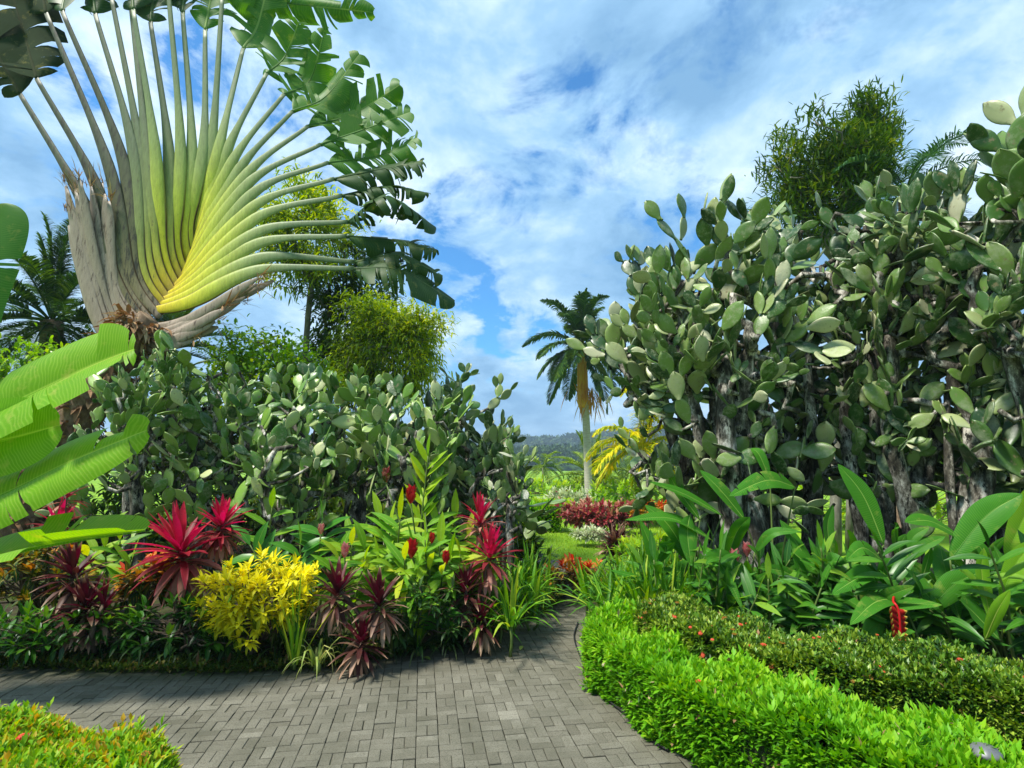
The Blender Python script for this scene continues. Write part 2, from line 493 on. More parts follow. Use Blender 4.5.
def pad_mat(name, stops, mass=False):
    m, nt = new_mat(name)
    oi = nt.nodes.new('ShaderNodeObjectInfo')
    src = attr(nt)[0] if mass else oi.outputs['Random']
    c = ramp(nt, stops, src)
    tc = nt.nodes.new('ShaderNodeTexCoord')
    ad = nd(nt, 'ShaderNodeVectorMath', operation='ADD')
    nt.links.new(tc.outputs['Object'], ad.inputs[0])
    sc = nd(nt, 'ShaderNodeVectorMath', operation='SCALE'); sc.inputs[0].default_value = (37, 53, 71)
    nt.links.new(src, sc.inputs['Scale'])
    nt.links.new(sc.outputs[0], ad.inputs[1])
    n1 = noise(nt, 4.5, 6, .7, ad.outputs[0])
    c = mix(nt, ramp(nt, [(.5, (0, 0, 0)), (.72, (.85, .85, .85))], n1), c, (.33, .36, .24))
    n2 = noise(nt, 13, 5, .7, ad.outputs[0])
    c = mix(nt, ramp(nt, [(.58, (0, 0, 0)), (.66, (.85, .85, .85))], n2), c, (.20, .16, .09))
    vo = nd(nt, 'ShaderNodeTexVoronoi', Scale=9.0)
    nt.links.new(ad.outputs[0], vo.inputs['Vector'])
    dots = ramp(nt, [(.06, (1, 1, 1)), (.10, (0, 0, 0))], vo.outputs['Distance'])
    c = mix(nt, mth(nt, 'MULTIPLY', dots, .5), c, (.38, .36, .24))
    out_leaf(nt, c, .38, 0, spec=.5, bump=n1, bstr=.5)
    return m


for k_, mass_ in (('', False), ('_mass', True)):
    MT['pad_grey' + k_] = pad_mat('pad_grey' + k_, [(0, (.012, .046, .008)), (.25, (.04, .105, .018)), (.5, (.10, .19, .034)), (.75, (.19, .28, .07)), (.92, (.32, .36, .17)), (1, (.48, .48, .32))], mass_)
    MT['pad_green' + k_] = pad_mat('pad_green' + k_, [(0, (.014, .06, .008)), (.25, (.06, .17, .018)), (.5, (.15, .29, .036)), (.78, (.26, .40, .08)), (.93, (.40, .47, .18)), (1, (.52, .54, .30))], mass_)


# ------------------------------------------------------------------ skeletons for woody plants
def grow(trunk, targets, r_tip=0.012, r_exp=0.5, step=0.25, lift=0.35, wob=0.03, down=0.8):
    """branch skeleton: trunk polyline, then a branch to every target from the best node"""
    pos = [np.asarray(p, float) for p in trunk]
    par = [-1] + list(range(len(trunk) - 1))
    top = pos[-1]
    targets = sorted([np.asarray(t, float) for t in targets], key=lambda t: np.linalg.norm(t - top))
    tips = []
    for T in targets:
        Pm = np.array(pos)
        d = np.linalg.norm(Pm - T, axis=1) + down * np.maximum(0, Pm[:, 2] - T[2]) + 3.0 * (Pm[:, 2] < trunk[0][2] + 0.3 * (top[2] - trunk[0][2]))
        i = int(np.argmin(d))
        A = pos[i]
        dist = np.linalg.norm(T - A)
        if dist < 0.06:
            continue
        k = max(2, int(math.ceil(dist / step)))
        mid = (A + T) / 2 + np.array([0, 0, -lift * dist * 0.3]) + rng.normal(size=3) * wob * dist
        p = i
        for s in range(1, k + 1):
            u = s / k
            q = (1 - u) ** 2 * A + 2 * u * (1 - u) * mid + u * u * T + (rng.normal(size=3) * wob if s < k else 0)
            pos.append(q); par.append(p); p = len(pos) - 1
        tips.append(p)
    n = len(pos)
    ch = [[] for _ in range(n)]
    for i, p in enumerate(par):
        if p >= 0:
            ch[p].append(i)
    cnt = np.zeros(n)
    for i in range(n - 1, -1, -1):
        cnt[i] = max(1, sum(cnt[c] for c in ch[i]))
    rad = r_tip * cnt ** r_exp
    chains = []
    stack = [(0, None)]
    while stack:
        s, pre = stack.pop()
        c = [pre] if pre is not None else []
        i = s
        while True:
            c.append(i)
            if not ch[i]:
                break
            o = sorted(ch[i], key=lambda x: -cnt[x])
            for x in o[1:]:
                stack.append((x, i))
            i = o[0]
        chains.append((c, pre is not None))
    return np.array(pos), par, rad, chains, tips


def skel_mesh(mb, pos, rad, chains, ns=7, rmin=0.004, flare=0.0):
    for c, sub in chains:
        if len(c) < 2:
            continue
        r = rad[c].copy()
        if sub:
            r[0] = min(r[0] * 0.8, r[1] * 1.25)
        r = np.maximum(r, rmin)
        if flare and not sub:
            r[0] *= 1 + flare
        tube(mb, pos[c], r, ns, rnd=rng.random())


def in_ell(c, r, n, shell=0.4, zmin=None):
    out = []
    while len(out) < n:
        d = rdirs(1)[0]
        q = c + d * r * (U(shell, 1.0) ** 0.7)
        if zmin is not None and q[2] < zmin:
            continue
        out.append(q)
    return np.array(out)


# ------------------------------------------------------------------ world and sun
W = bpy.data.worlds.new('World'); SC.world = W
W.use_nodes = True
nt = W.node_tree
for n in list(nt.nodes):
    nt.nodes.remove(n)
SUN_EL, SUN_AZ = math.radians(60), math.radians(240)   # azimuth measured clockwise from +Y (north): behind and left of the camera
sky = nd(nt, 'ShaderNodeTexSky', sky_type='NISHITA', sun_disc=False)
sky.sun_elevation = SUN_EL; sky.sun_rotation = SUN_AZ; sky.altitude = 50; sky.air_density = 1.0; sky.dust_density = 0.6; sky.ozone_density = 2.0
tc = nt.nodes.new('ShaderNodeTexCoord')
sx = nt.nodes.new('ShaderNodeSeparateXYZ'); nt.links.new(tc.outputs['Generated'], sx.inputs[0])
zz = mth(nt, 'ADD', mth(nt, 'MAXIMUM', sx.outputs[2], 0.0), 0.34)
cx = nt.nodes.new('ShaderNodeCombineXYZ')
nt.links.new(mth(nt, 'DIVIDE', sx.outputs[0], zz), cx.inputs[0])
nt.links.new(mth(nt, 'DIVIDE', sx.outputs[1], zz), cx.inputs[1])
mp = nd(nt, 'ShaderNodeMapping'); mp.inputs['Rotation'].default_value = (0, 0, .5); mp.inputs['Location'].default_value = (3.1, 1.7, 0)
nt.links.new(cx.outputs[0], mp.inputs[0])
big = nd(nt, 'ShaderNodeTexNoise', Scale=1.1, Detail=10, Roughness=0.58, Distortion=0.15); nt.links.new(mp.outputs[0], big.inputs['Vector'])
med = nd(nt, 'ShaderNodeTexNoise', Scale=4.6, Detail=12, Roughness=0.62, Distortion=0.3); nt.links.new(mp.outputs[0], med.inputs['Vector'])
dens = mth(nt, 'ADD', mth(nt, 'MULTIPLY', big.outputs['Fac'], .5), mth(nt, 'MULTIPLY', med.outputs['Fac'], .5))
dens = mth(nt, 'ADD', dens, mth(nt, 'MULTIPLY', mth(nt, 'MAXIMUM', mth(nt, 'SUBTRACT', .42, sx.outputs[2]), 0.0), .16))
cov = ramp(nt, [(.41, (0.0, .0, .0)), (.445, (.6, .6, .6)), (.48, (.97, .97, .97))], dens)
mp2 = nd(nt, 'ShaderNodeMapping'); mp2.inputs['Location'].default_value = (9.1, 4.7, 2)
nt.links.new(cx.outputs[0], mp2.inputs[0])
shade = nd(nt, 'ShaderNodeTexNoise', Scale=2.4, Detail=12, Roughness=0.6, Distortion=.2); nt.links.new(mp2.outputs[0], shade.inputs['Vector'])
cc = ramp(nt, [(.38, (1.5, 3.0, 4.8)), (.50, (2.5, 4.3, 6.2)), (.60, (4.6, 6.1, 7.5)), (.70, (7.6, 8.4, 8.9))], shade.outputs['Fac'])
skyb = mix(nt, 1.0, sky.outputs[0], (.36, 1.0, 1.4), 'MULTIPLY')
skyc = mix(nt, cov, skyb, cc)
# sky dimmed behind the camera to cut fill light on sides facing it
back = nd(nt, 'ShaderNodeMapRange', interpolation_type='SMOOTHSTEP'); back.inputs['From Min'].default_value = -.55; back.inputs['From Max'].default_value = .15
back.inputs['To Min'].default_value = .75; back.inputs['To Max'].default_value = 1.0
nt.links.new(sx.outputs[1], back.inputs['Value'])
bk = nt.nodes.new('ShaderNodeCombineColor')
for i_ in range(3):
    nt.links.new(back.outputs[0], bk.inputs[i_])
skyc = mix(nt, 1.0, skyc, bk.outputs[0], 'MULTIPLY')
bg = nd(nt, 'ShaderNodeBackground', Strength=0.092)
nt.links.new(skyc, bg.inputs[0])
wo = nt.nodes.new('ShaderNodeOutputWorld'); nt.links.new(bg.outputs[0], wo.inputs[0])

sl = bpy.data.lights.new('sun', 'SUN'); sl.energy = 4.0; sl.angle = math.radians(9); sl.color = (1, .95, .86)
so = bpy.data.objects.new('sun', sl); COL.objects.link(so)
sd = Vector((math.sin(SUN_AZ) * math.cos(SUN_EL), math.cos(SUN_AZ) * math.cos(SUN_EL), math.sin(SUN_EL)))
so.rotation_euler = sd.to_track_quat('Z', 'Y').to_euler()
so.location = (0, 0, 30)
SC.view_settings.view_transform = 'Standard'
SC.view_settings.look = 'None'
SC.view_settings.exposure = 0.86
SC.view_settings.gamma = 1

# ------------------------------------------------------------------ outlines on the ground
BED = [onz(*p) for p in [(-260, 640), (-120, 662), (0, 668), (150, 674), (300, 671), (400, 656), (470, 639), (530, 616), (556, 599), (560, 588)]]
BED_EDGE = bez(BED, 60)
BED_POLY = np.vstack([BED_EDGE[:, :2], [[0.55, 9.0], [-0.2, 9.8], [-2.5, 11.0], [-7, 11.5], [-11.5, 9.5], [-9.5, 6.0]]])
RB = [onz(*p) for p in [(582, 590), (584, 615), (590, 650), (606, 690), (655, 735), (722, 768), (820, 815), (1000, 880)]]
RB_EDGE = bez(RB, 60)
RB_POLY = np.vstack([RB_EDGE[:, :2], [[6.0, 1.0], [9.5, 3.5], [9.5, 8.0], [5.0, 9.3], [1.2, 9.0]]])


def inside(p, poly):
    x, y = p[:, 0], p[:, 1]
    r = np.zeros(len(p), bool)
    j = len(poly) - 1
    for i in range(len(poly)):
        xi, yi = poly[i]; xj, yj = poly[j]
        c = ((yi > y) != (yj > y)) & (x < (xj - xi) * (y - yi) / (yj - yi + 1e-12) + xi)
        r ^= c
        j = i
    return r


def dist_to(p, line):
    d = np.full(len(p), 1e9)
    for a, b in zip(line[:-1], line[1:]):
        ab = b - a
        t = np.clip(((p - a) @ ab) / max(ab @ ab, 1e-9), 0, 1)
        d = np.minimum(d, np.linalg.norm(p - (a + t[:, None] * ab), axis=1))
    return d


# ground: one sheet to the horizon
def ground_mat():
    m, nt = new_mat('ground_grass')
    tc = nt.nodes.new('ShaderNodeTexCoord')
    n1 = noise(nt, .35, 6, .6, tc.outputs['Object']); n2 = noise(nt, 18, 6, .75, tc.outputs['Object'])
    c = ramp(nt, [(.3, (.13, .27, .015)), (.55, (.22, .40, .02)), (.75, (.34, .46, .03))], n1)
    c = mix(nt, .6, c, ramp(nt, [(.3, (.45, .45, .4)), (.65, (1, 1, 1))], n2), 'MULTIPLY')
    out_leaf(nt, c, .9, 0, spec=.1, bump=n2, bstr=.6)
    return m


mb = MB()
gx = np.concatenate([[-3000, -800, -200, -60], np.linspace(-30, 30, 25), [60, 200, 800, 3000]])
gy = np.concatenate([[-60, -20], np.linspace(-6, 40, 24), [70, 150, 400, 1000, 3000]])
X, Y = np.meshgrid(gx, gy, indexing='ij')
Zg = np.zeros_like(X) - 0.02 - np.clip((Y - 16) * 0.035, 0, 0.9)
ny = len(gy)
i = np.arange(len(gx) - 1)[:, None] * ny; j = np.arange(ny - 1)[None, :]
mb.add(np.stack([X, Y, Zg], -1), quads=np.stack([i + j, i + ny + j, i + ny + j + 1, i + j + 1], -1).reshape(-1, 4))
g = mb.build('ground', ground_mat(), kind='structure')


def soil_mat():
    m, nt = new_mat('soil')
    tc = nt.nodes.new('ShaderNodeTexCoord')
    n1 = noise(nt, 7, 8, .7, tc.outputs['Object']); n2 = noise(nt, 2.5, 6, .7, tc.outputs['Object'])
    c = ramp(nt, [(.3, (.018, .014, .009)), (.6, (.055, .042, .027)), (.75, (.10, .08, .05))], n1)
    c = mix(nt, ramp(nt, [(.48, (0, 0, 0)), (.6, (1, 1, 1))], n2), c, (.05, .075, .015))
    out_leaf(nt, c, .95, 0, spec=.1, bump=n1, bstr=1)
    return m


def mound(name, poly, edge, h):
    """soil of a planting bed: a low mound inside the outline"""
    x0, y0 = poly.min(0); x1, y1 = poly.max(0)
    s = 0.11
    gx = np.arange(x0 - s, x1 + 2 * s, s); gy = np.arange(y0 - s, y1 + 2 * s, s)
    X, Y = np.meshgrid(gx, gy, indexing='ij')
    P = np.stack([X.ravel(), Y.ravel()], -1)
    ins = inside(P, poly)
    d = dist_to(P, np.vstack([poly, poly[:1]]))
    z = np.where(ins, 0.028 + h * np.clip(d / 0.6, 0, 1) ** 0.7, -0.03 - 0.0 * d) + rng.normal(size=len(P)) * 0.008 * ins
    ny = len(gy)
    i = np.arange(len(gx) - 1)[:, None] * ny; j = np.arange(ny - 1)[None, :]
    q = np.stack([i + j, i + ny + j, i + ny + j + 1, i + j + 1], -1).reshape(-1, 4)
    keep = ins[q].any(1)
    used = np.unique(q[keep]); re = np.full(len(P), -1); re[used] = np.arange(len(used))
    m = MB(); m.add(np.column_stack([P, z])[used], quads=re[q[keep]])
    return m.build(name, MT['soil'], kind='structure')


MT['soil'] = soil_mat()
mound('planting_bed', BED_POLY, BED_EDGE, 0.10)
mound('planting_bed', RB_POLY, RB_EDGE, 0.10)


# ------------------------------------------------------------------ brick path
def paver_mat():
    m, nt = new_mat('pavers')
    r, t, s = attr(nt)
    tc = nt.nodes.new('ShaderNodeTexCoord')
    c = ramp(nt, [(0, (.13, .122, .088)), (.4, (.18, .17, .128)), (.75, (.215, .204, .156)), (1, (.29, .275, .215))], r)
    n1 = noise(nt, 130, 3, .8, tc.outputs['Object'])
    c = mix(nt, .75, c, ramp(nt, [(.36, (.25, .25, .22)), (.5, (.9, .9, .9)), (.66, (1.0, 1.0, 1.0))], n1), 'MULTIPLY')
    n2 = noise(nt, 1.6, 8, .7, tc.outputs['Object'])
    c = mix(nt, ramp(nt, [(.38, (1, 1, 1)), (.58, (0, 0, 0))], n2), c, mix(nt, .6, c, (.075, .075, .05)))
    # green algae where the edge of the bed keeps the paving damp
    n3 = noise(nt, 9, 5, .7, tc.outputs['Object'])
    damp = mth(nt, 'ADD', t, mth(nt, 'MULTIPLY', mth(nt, 'SUBTRACT', n3, .5), .6))
    c = mix(nt, ramp(nt, [(.5, (0, 0, 0)), (.95, (.85, .85, .85))], damp), c, (.05, .062, .02))
    out_leaf(nt, c, .85, 0, spec=.25, bump=n1, bstr=.55)
    return m


def joint_mat():
    m, nt = new_mat('joint_sand')
    tc = nt.nodes.new('ShaderNodeTexCoord')
    n1 = noise(nt, 6, 6, .7, tc.outputs['Object'])
    c = ramp(nt, [(.35, (.02, .019, .012)), (.55, (.075, .07, .05)), (.72, (.05, .065, .02))], n1)
    out_leaf(nt, c, .95, 0, spec=.1)
    return m


def paved_polygon():
    left = BED_EDGE[:, :2]
    return np.vstack([[[-14, 3.2]], [[-7.5, 4.75]], left[:], [[0.6, 9.4], [-0.6, 10.6], [0.6, 12.0], [1.6, 9.8], [0.95, 9.2]], RB_EDGE[:, :2], [[4.5, -1.5], [-14, -1.5]]])


PATH_POLY = np.vstack([[[-14, 4.0], [-6, 4.6]], BED_EDGE[:, :2], [[0.62, 8.0], [0.3, 8.6], [-1.2, 10.0], [-0.6, 10.7], [0.9, 9.6], [1.05, 8.2]], RB_EDGE[:, :2], [[4.5, -1.5], [-14, -1.5]]])
mb = MB()
B = 0.128
rot = math.radians(9)
ca, sa = math.cos(rot), math.sin(rot)
cells = []
for ix in range(-110, 80):
    for iy in range(-64, 120):
        cells.append((ix, iy))
cells = np.array(cells)
cen = (cells + 0.5) * B
cw = np.column_stack([cen[:, 0] * ca - cen[:, 1] * sa, cen[:, 0] * sa + cen[:, 1] * ca + 0.0])
ok = inside(cw, PATH_POLY) & (cw[:, 1] > -0.5) & (np.abs(cw[:, 0]) < 7.5)
near = np.minimum(dist_to(cw, BED_EDGE[:, :2]), dist_to(cw, RB_EDGE[:, :2]))
okn = ok | ((near < 0.13))
rects = []
for (ix, iy), use in zip(cells, okn):
    if not use:
        continue
    x0, y0 = ix * B, iy * B
    if (ix + iy) % 2 == 0:
        rects += [(x0, y0, x0 + B / 2, y0 + B), (x0 + B / 2, y0, x0 + B, y0 + B)]
    else:
        rects += [(x0, y0, x0 + B, y0 + B / 2), (x0, y0 + B / 2, x0 + B, y0 + B)]
R = np.array(rects); K = len(R)
gp = np.abs(rng.normal(0.0008, 0.0013, (K, 4))) + .0005
R = R + gp * np.array([1, 1, -1, -1])
zt = 0.03 + rng.normal(size=K) * 0.0016
V = np.zeros((K, 12, 3)); bev = 0.003
tilt = rng.normal(size=(K, 2)) * 0.006
cxy = np.column_stack([(R[:, 0] + R[:, 2]) / 2, (R[:, 1] + R[:, 3]) / 2])
yaw = rng.normal(size=K) * 0.012
for lay, (ins, dz) in enumerate([(0, -0.03), (0, -bev), (bev, 0)]):
    for k, (ax, ay) in enumerate([(0, 1), (2, 1), (2, 3), (0, 3)]):
        px = R[:, ax] + (ins if ax == 0 else -ins); py = R[:, ay] + (ins if ay == 1 else -ins)
        dx, dy = px - cxy[:, 0], py - cxy[:, 1]
        qx = cxy[:, 0] + dx - yaw * dy; qy = cxy[:, 1] + dy + yaw * dx
        V[:, lay * 4 + k, 0] = qx * ca - qy * sa; V[:, lay * 4 + k, 1] = qx * sa + qy * ca
        V[:, lay * 4 + k, 2] = zt + dz + dx * tilt[:, 0] + dy * tilt[:, 1]
pv = V.reshape(-1, 3)
dm = dist_to(pv[:, :2], BED_EDGE[:, :2]); dm2 = dist_to(pv[:, :2], RB_EDGE[:, :2])
damp = np.clip(1 - dm / 0.55, 0, 1) + 0.6 * np.clip(1 - dm2 / 0.35, 0, 1)
A = np.zeros((K * 12, 3)); A[:, 0] = np.repeat(np.clip(rng.normal(.5, .17, K), 0, 1), 12); A[:, 1] = np.clip(damp, 0, 1)
base = np.arange(K)[:, None] * 12
qs = [np.stack([base[:, 0] + 8, base[:, 0] + 9, base[:, 0] + 10, base[:, 0] + 11], -1)]
for l in (0, 4):
    for k in range(4):
        k2 = (k + 1) % 4
        qs.append(np.stack([base[:, 0] + l + k, base[:, 0] + l + k2, base[:, 0] + l + 4 + k2, base[:, 0] + l + 4 + k], -1))
mb.add(pv, quads=np.concatenate(qs), a=A)
mb.build('path', paver_mat(), smooth=False, kind='structure')
mb = MB()
cc_ = cw[okn]
n0 = len(cc_)
h = B / 2 + .002
corner = np.array([[-h, -h], [h, -h], [h, h], [-h, h]])
cr = np.column_stack([corner[:, 0] * ca - corner[:, 1] * sa, corner[:, 0] * sa + corner[:, 1] * ca])
V = np.zeros((n0, 4, 3)); V[:, :, :2] = cc_[:, None] + cr[None]; V[:, :, 2] = 0.0245
mb.add(V, quads=np.arange(n0 * 4).reshape(-1, 4))
mb.build('path_bedding', joint_mat(), smooth=False, kind='structure')
#PLANTS
# ------------------------------------------------------------------ traveller's palm
FD = 8.0
def fan(px, py, dy=0.0):
    return at(px, py, FD) + np.array([0, dy, 0])

def travellers_palm():
    base = fan(-24, 577); base[2] = 0.05
    t = thing('traveller_palm', 'tall fan shaped palm with a leaning shaggy trunk and yellow leaf bases', 'palm tree', base)
    mb = MB()
    tr = bez([base, fan(8, 535), fan(52, 462), fan(92, 396), fan(128, 342), fan(150, 318)], 26)
    rad = np.interp(np.linspace(0, 1, 26), [0, .15, .7, .88, 1], [.36, .30, .27, .27, .14])
    tube(mb, tr, rad + rng.normal(size=26) * .012, 14)
    tb = mb.build('trunk', MT['fibre'], t)
    # old leaf stubs shingling the trunk
    mb = MB()
    N = 900
    u = U(0.05, .97, N); P = np.stack([np.interp(u, np.linspace(0, 1, 26), tr[:, c]) for c in range(3)], -1)
    T = nrm(tr[-1] - tr[0]); X = nrm(np.cross(T, [0, 1, 0])); Y = np.cross(X, T)
    a = U(0, 6.28, N); out = np.cos(a)[:, None] * X + np.sin(a)[:, None] * Y
    leaves(mb, P + out * .24, nrm(out * .9 + T * U(-.6, .9, N)[:, None] + rng.normal(size=(N, 3)) * .3), U(.10, .38, N), U(.03, .09, N), droop=U(.3, 1.5, N), fold=.5, n=3, prof='lance')
    mb.build('leaf_stubs', MT['dead_leaf'], tb)
    sp = np.array([(122, 353), (143, 311), (163, 279), (183, 244)], float)
    def spine(u):
        q = bez(np.column_stack([sp, np.zeros(4)]), 51)
        return q[int(np.clip(u, 0, 1) * 50)][:2]
    # (place on the fan's spine, middle, end of the stalk, look, leaf points, half width, tears, droop, normal, leaf look)
    D, L, Mi, O = 'pet_dead', 'pet_live', 'pet_mid', 'pet_old'
    up = (0, -.9, .3)
    rows = [
        (.01, (88, 300), (68, 225), D), (.09, (100, 262), (80, 196), D), (.16, (108, 250), (90, 186), D), (.19, (112, 246), (102, 192), D), (.24, (120, 240), (108, 200), D),
        (.23, (220, 296), (268, 276), D), (.17, (210, 308), (256, 288), D), (.11, (196, 322), (240, 302), D), (.06, (190, 330), (216, 326), D), (.01, (170, 345), (192, 338), D), (.21, (214, 303), (258, 285), D),
        (0.0, (92, 292), (70, 212), D), (.03, (94, 272), (66, 186), D), (.06, (104, 268), (76, 190), D), (.22, (116, 245), (97, 180), D), (.13, (105, 255), (84, 182), D),
        (.10, (76, 192), (17, 92), O, [(-20, 25), (-80, -70)], .62, 5, .5, (.2, -1, .1), 'ravenala_shaded'),
        (.17, (91, 180), (36, 78), O, [(8, 10), (-25, -100)], .62, 6, .5, (.1, -1, .0), 'ravenala_shaded'),
        (.25, (103, 162), (43, 10), O, [(25, -50), (5, -150)], .5, 7, .4, up, 'ravenala_shaded'),
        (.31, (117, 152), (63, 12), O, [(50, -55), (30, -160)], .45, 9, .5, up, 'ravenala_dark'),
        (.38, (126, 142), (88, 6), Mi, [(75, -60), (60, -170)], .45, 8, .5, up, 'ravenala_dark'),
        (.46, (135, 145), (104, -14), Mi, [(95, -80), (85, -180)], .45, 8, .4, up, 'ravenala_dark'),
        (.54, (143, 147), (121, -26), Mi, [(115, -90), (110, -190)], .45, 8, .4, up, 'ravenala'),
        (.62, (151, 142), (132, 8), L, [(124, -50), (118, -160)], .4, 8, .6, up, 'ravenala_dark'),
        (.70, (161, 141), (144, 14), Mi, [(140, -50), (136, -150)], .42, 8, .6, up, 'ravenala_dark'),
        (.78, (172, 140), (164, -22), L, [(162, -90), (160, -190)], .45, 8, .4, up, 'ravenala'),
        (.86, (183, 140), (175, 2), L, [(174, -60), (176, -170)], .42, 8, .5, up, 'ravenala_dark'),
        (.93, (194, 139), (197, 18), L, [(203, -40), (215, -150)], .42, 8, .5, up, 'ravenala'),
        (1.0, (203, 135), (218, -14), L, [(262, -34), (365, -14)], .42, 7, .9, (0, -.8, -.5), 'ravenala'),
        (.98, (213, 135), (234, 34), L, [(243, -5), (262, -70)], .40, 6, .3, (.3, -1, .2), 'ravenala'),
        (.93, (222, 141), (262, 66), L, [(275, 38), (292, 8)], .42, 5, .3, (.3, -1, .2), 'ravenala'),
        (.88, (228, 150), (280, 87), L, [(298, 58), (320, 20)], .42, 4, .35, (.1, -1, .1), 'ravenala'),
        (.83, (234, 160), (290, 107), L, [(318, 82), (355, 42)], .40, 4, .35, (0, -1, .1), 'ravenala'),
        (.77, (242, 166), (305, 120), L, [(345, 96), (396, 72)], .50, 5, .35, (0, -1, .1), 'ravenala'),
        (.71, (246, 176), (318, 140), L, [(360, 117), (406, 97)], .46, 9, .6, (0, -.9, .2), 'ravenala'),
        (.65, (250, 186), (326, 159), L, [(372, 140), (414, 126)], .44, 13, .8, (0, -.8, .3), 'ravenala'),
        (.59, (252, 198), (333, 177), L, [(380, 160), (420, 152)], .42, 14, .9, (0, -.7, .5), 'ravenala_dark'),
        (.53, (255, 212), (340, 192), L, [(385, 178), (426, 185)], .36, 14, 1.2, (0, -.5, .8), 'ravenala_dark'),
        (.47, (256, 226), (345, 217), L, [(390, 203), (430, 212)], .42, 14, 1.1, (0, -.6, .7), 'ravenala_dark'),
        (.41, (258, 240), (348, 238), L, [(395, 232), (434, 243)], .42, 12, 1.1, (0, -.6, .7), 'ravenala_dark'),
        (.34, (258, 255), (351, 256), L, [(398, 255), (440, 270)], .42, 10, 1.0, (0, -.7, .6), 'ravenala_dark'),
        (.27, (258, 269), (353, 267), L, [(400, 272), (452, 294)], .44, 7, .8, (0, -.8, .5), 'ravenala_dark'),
        (.20, (216, 301), (263, 281), D), (.14, (204, 318), (246, 297), D), (.08, (190, 329), (228, 311), D), (.02, (176, 342), (206, 330), D), (.05, (182, 336), (216, 322), D),
    ]
    for k, r in enumerate(rows):
        u, mid, tip, look = r[:4]
        left = mid[0] < 205 and not (look == D and mid[0] > 150)
        if look != D:
            u = .26 + .74 * (u - .10) / .90
        b = spine(u)
        # the sheaths leave the spine herringbone fashion, then swing up into the stalks
        if left:
            c1 = b + np.array([np.interp(u, [0, .3, 1], [-26, -27, -4]), np.interp(u, [0, .3, 1], [-34, -38, -36])])
        else:
            c1 = b + np.array([np.interp(u, [0, .3, 1], [40, 42, 7]), np.interp(u, [0, .3, .6, 1], [-6, -3, -14, -38])])
        bs = b - (c1 - b) * .22
        dy = rng.normal() * .006 + u * .5
        b3 = fan(bs[0], bs[1], dy + .02); m1 = fan(c1[0], c1[1], dy * .8); m3 = fan(*mid, dy * .5 + rng.normal() * .02); t3 = fan(*tip, dy * .4 + rng.normal() * .08)
        if look == D:
            pts = bez([b3, m1, t3], 26)
            tt = np.linspace(0, 1, 26)
            w = np.interp(tt, [0, .3, .6, .9, 1], [.05, .075, .085, .07, .02])
        else:
            m3 = m3 + rng.normal(size=3) * [.02, 0, .01]
            pts = bez([b3, m1, m3, t3], 40)
            tt = np.linspace(0, 1, 40)
            w = np.interp(tt, [0, .2, .45, .667, .78, 1], [.05, .088, .135, .090, .052, .036])
        mb = MB()
        tube(mb, pts, w, 12, rnd=rng.random(), flat=.28, flatdir=(0, 1, 0.001))
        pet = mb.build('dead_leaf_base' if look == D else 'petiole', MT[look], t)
        if look == D and rng.random() < .8:
            mb = MB()
            n = 14
            leaves(mb, np.repeat(t3[None], n, 0) + rng.normal(size=(n, 3)) * .03, nrm((t3 - m3) + rng.normal(size=(n, 3)) * .35), U(.1, .4, n), U(.01, .03, n), droop=U(-.2, .8, n), n=3)
            mb.build('torn_fibre', MT['dead_leaf'], pet)
        if len(r) > 4:
            lp, hw, tears, droop, nn, look2 = r[4:]
            pts2 = [t3] + [fan(*p, dy + rng.normal() * .15) for p in lp]
            mb = MB()
            blade(mb, pts2, hw, nn, tears=tears + 5, tearvar=.5, droop=droop + .2, fold=.25, M=44, rib=.03, gap=.42, ragged=.10, skew=.45)
            mb.build('leaf_blade', MT[look2], pet)
travellers_palm()

# ------------------------------------------------------------------ banana plant reaching in from the left
def banana_plant():
    base = at(-200, 560, 4.0); base[2] = .1
    t = thing('banana_plant', 'banana plant reaching in with broad bright green backlit leaves', 'banana plant', base)
    mb = MB()
    tube(mb, bez([base, at(-195, 600, 4.0), at(-180, 480, 4.0), at(-165, 400, 4.0)], 12), np.linspace(.13, .06, 12), 10)
    mb.build('trunk', MT['stem_green'], t)
    top = at(-165, 400, 4.0)
    for pts, W_, nn, tears, droop, look in [
        ([(-100, 462), (-20, 420), (45, 388), (96, 364), (134, 349)], .33, (.1, -.85, .5), 5, .35, 'banana'),
        ([(-100, 535), (0, 496), (70, 462), (147, 430)], .31, (.1, -.72, .72), 4, .6, 'banana'),
        ([(-100, 590), (0, 556), (70, 541), (145, 530)], .25, (.05, -.22, 1), 4, .2, 'banana'),
        ([(-60, 372), (-38, 300), (-14, 240), (-2, 204)], .30, (.3, -1, .1), 3, .15, 'banana_dark'),
        ([(-130, 470), (-50, 450), (5, 440), (60, 425)], .30, (.1, -.9, .2), 3, .4, 'banana'),
    ]:
        P3 = [at(*p, 3.9) for p in pts]
        mb = MB()
        pet = bez([top, (top + P3[0]) / 2 + [0, 0, .1], P3[0]], 8)
        tube(mb, pet, np.linspace(.03, .02, 8), 8)
        pt = mb.build('leaf_stalk', MT['stem_green'], t)
        mb = MB()
        blade(mb, P3, W_, nn, tears=tears, tearvar=.28, droop=droop, fold=.5, M=60, m=7, rib=.018, gap=.10, skew=.3, ragged=.02,
              prof=lambda t: np.clip(np.minimum((t * 6 + .02) ** .6, 1) * np.sqrt(np.clip(1 - ((t - .45) / .56).clip(0, 1) ** 2.6, 0, 1)), .01, 1))
        mb.build('leaf_blade', MT[look], pt)
banana_plant()

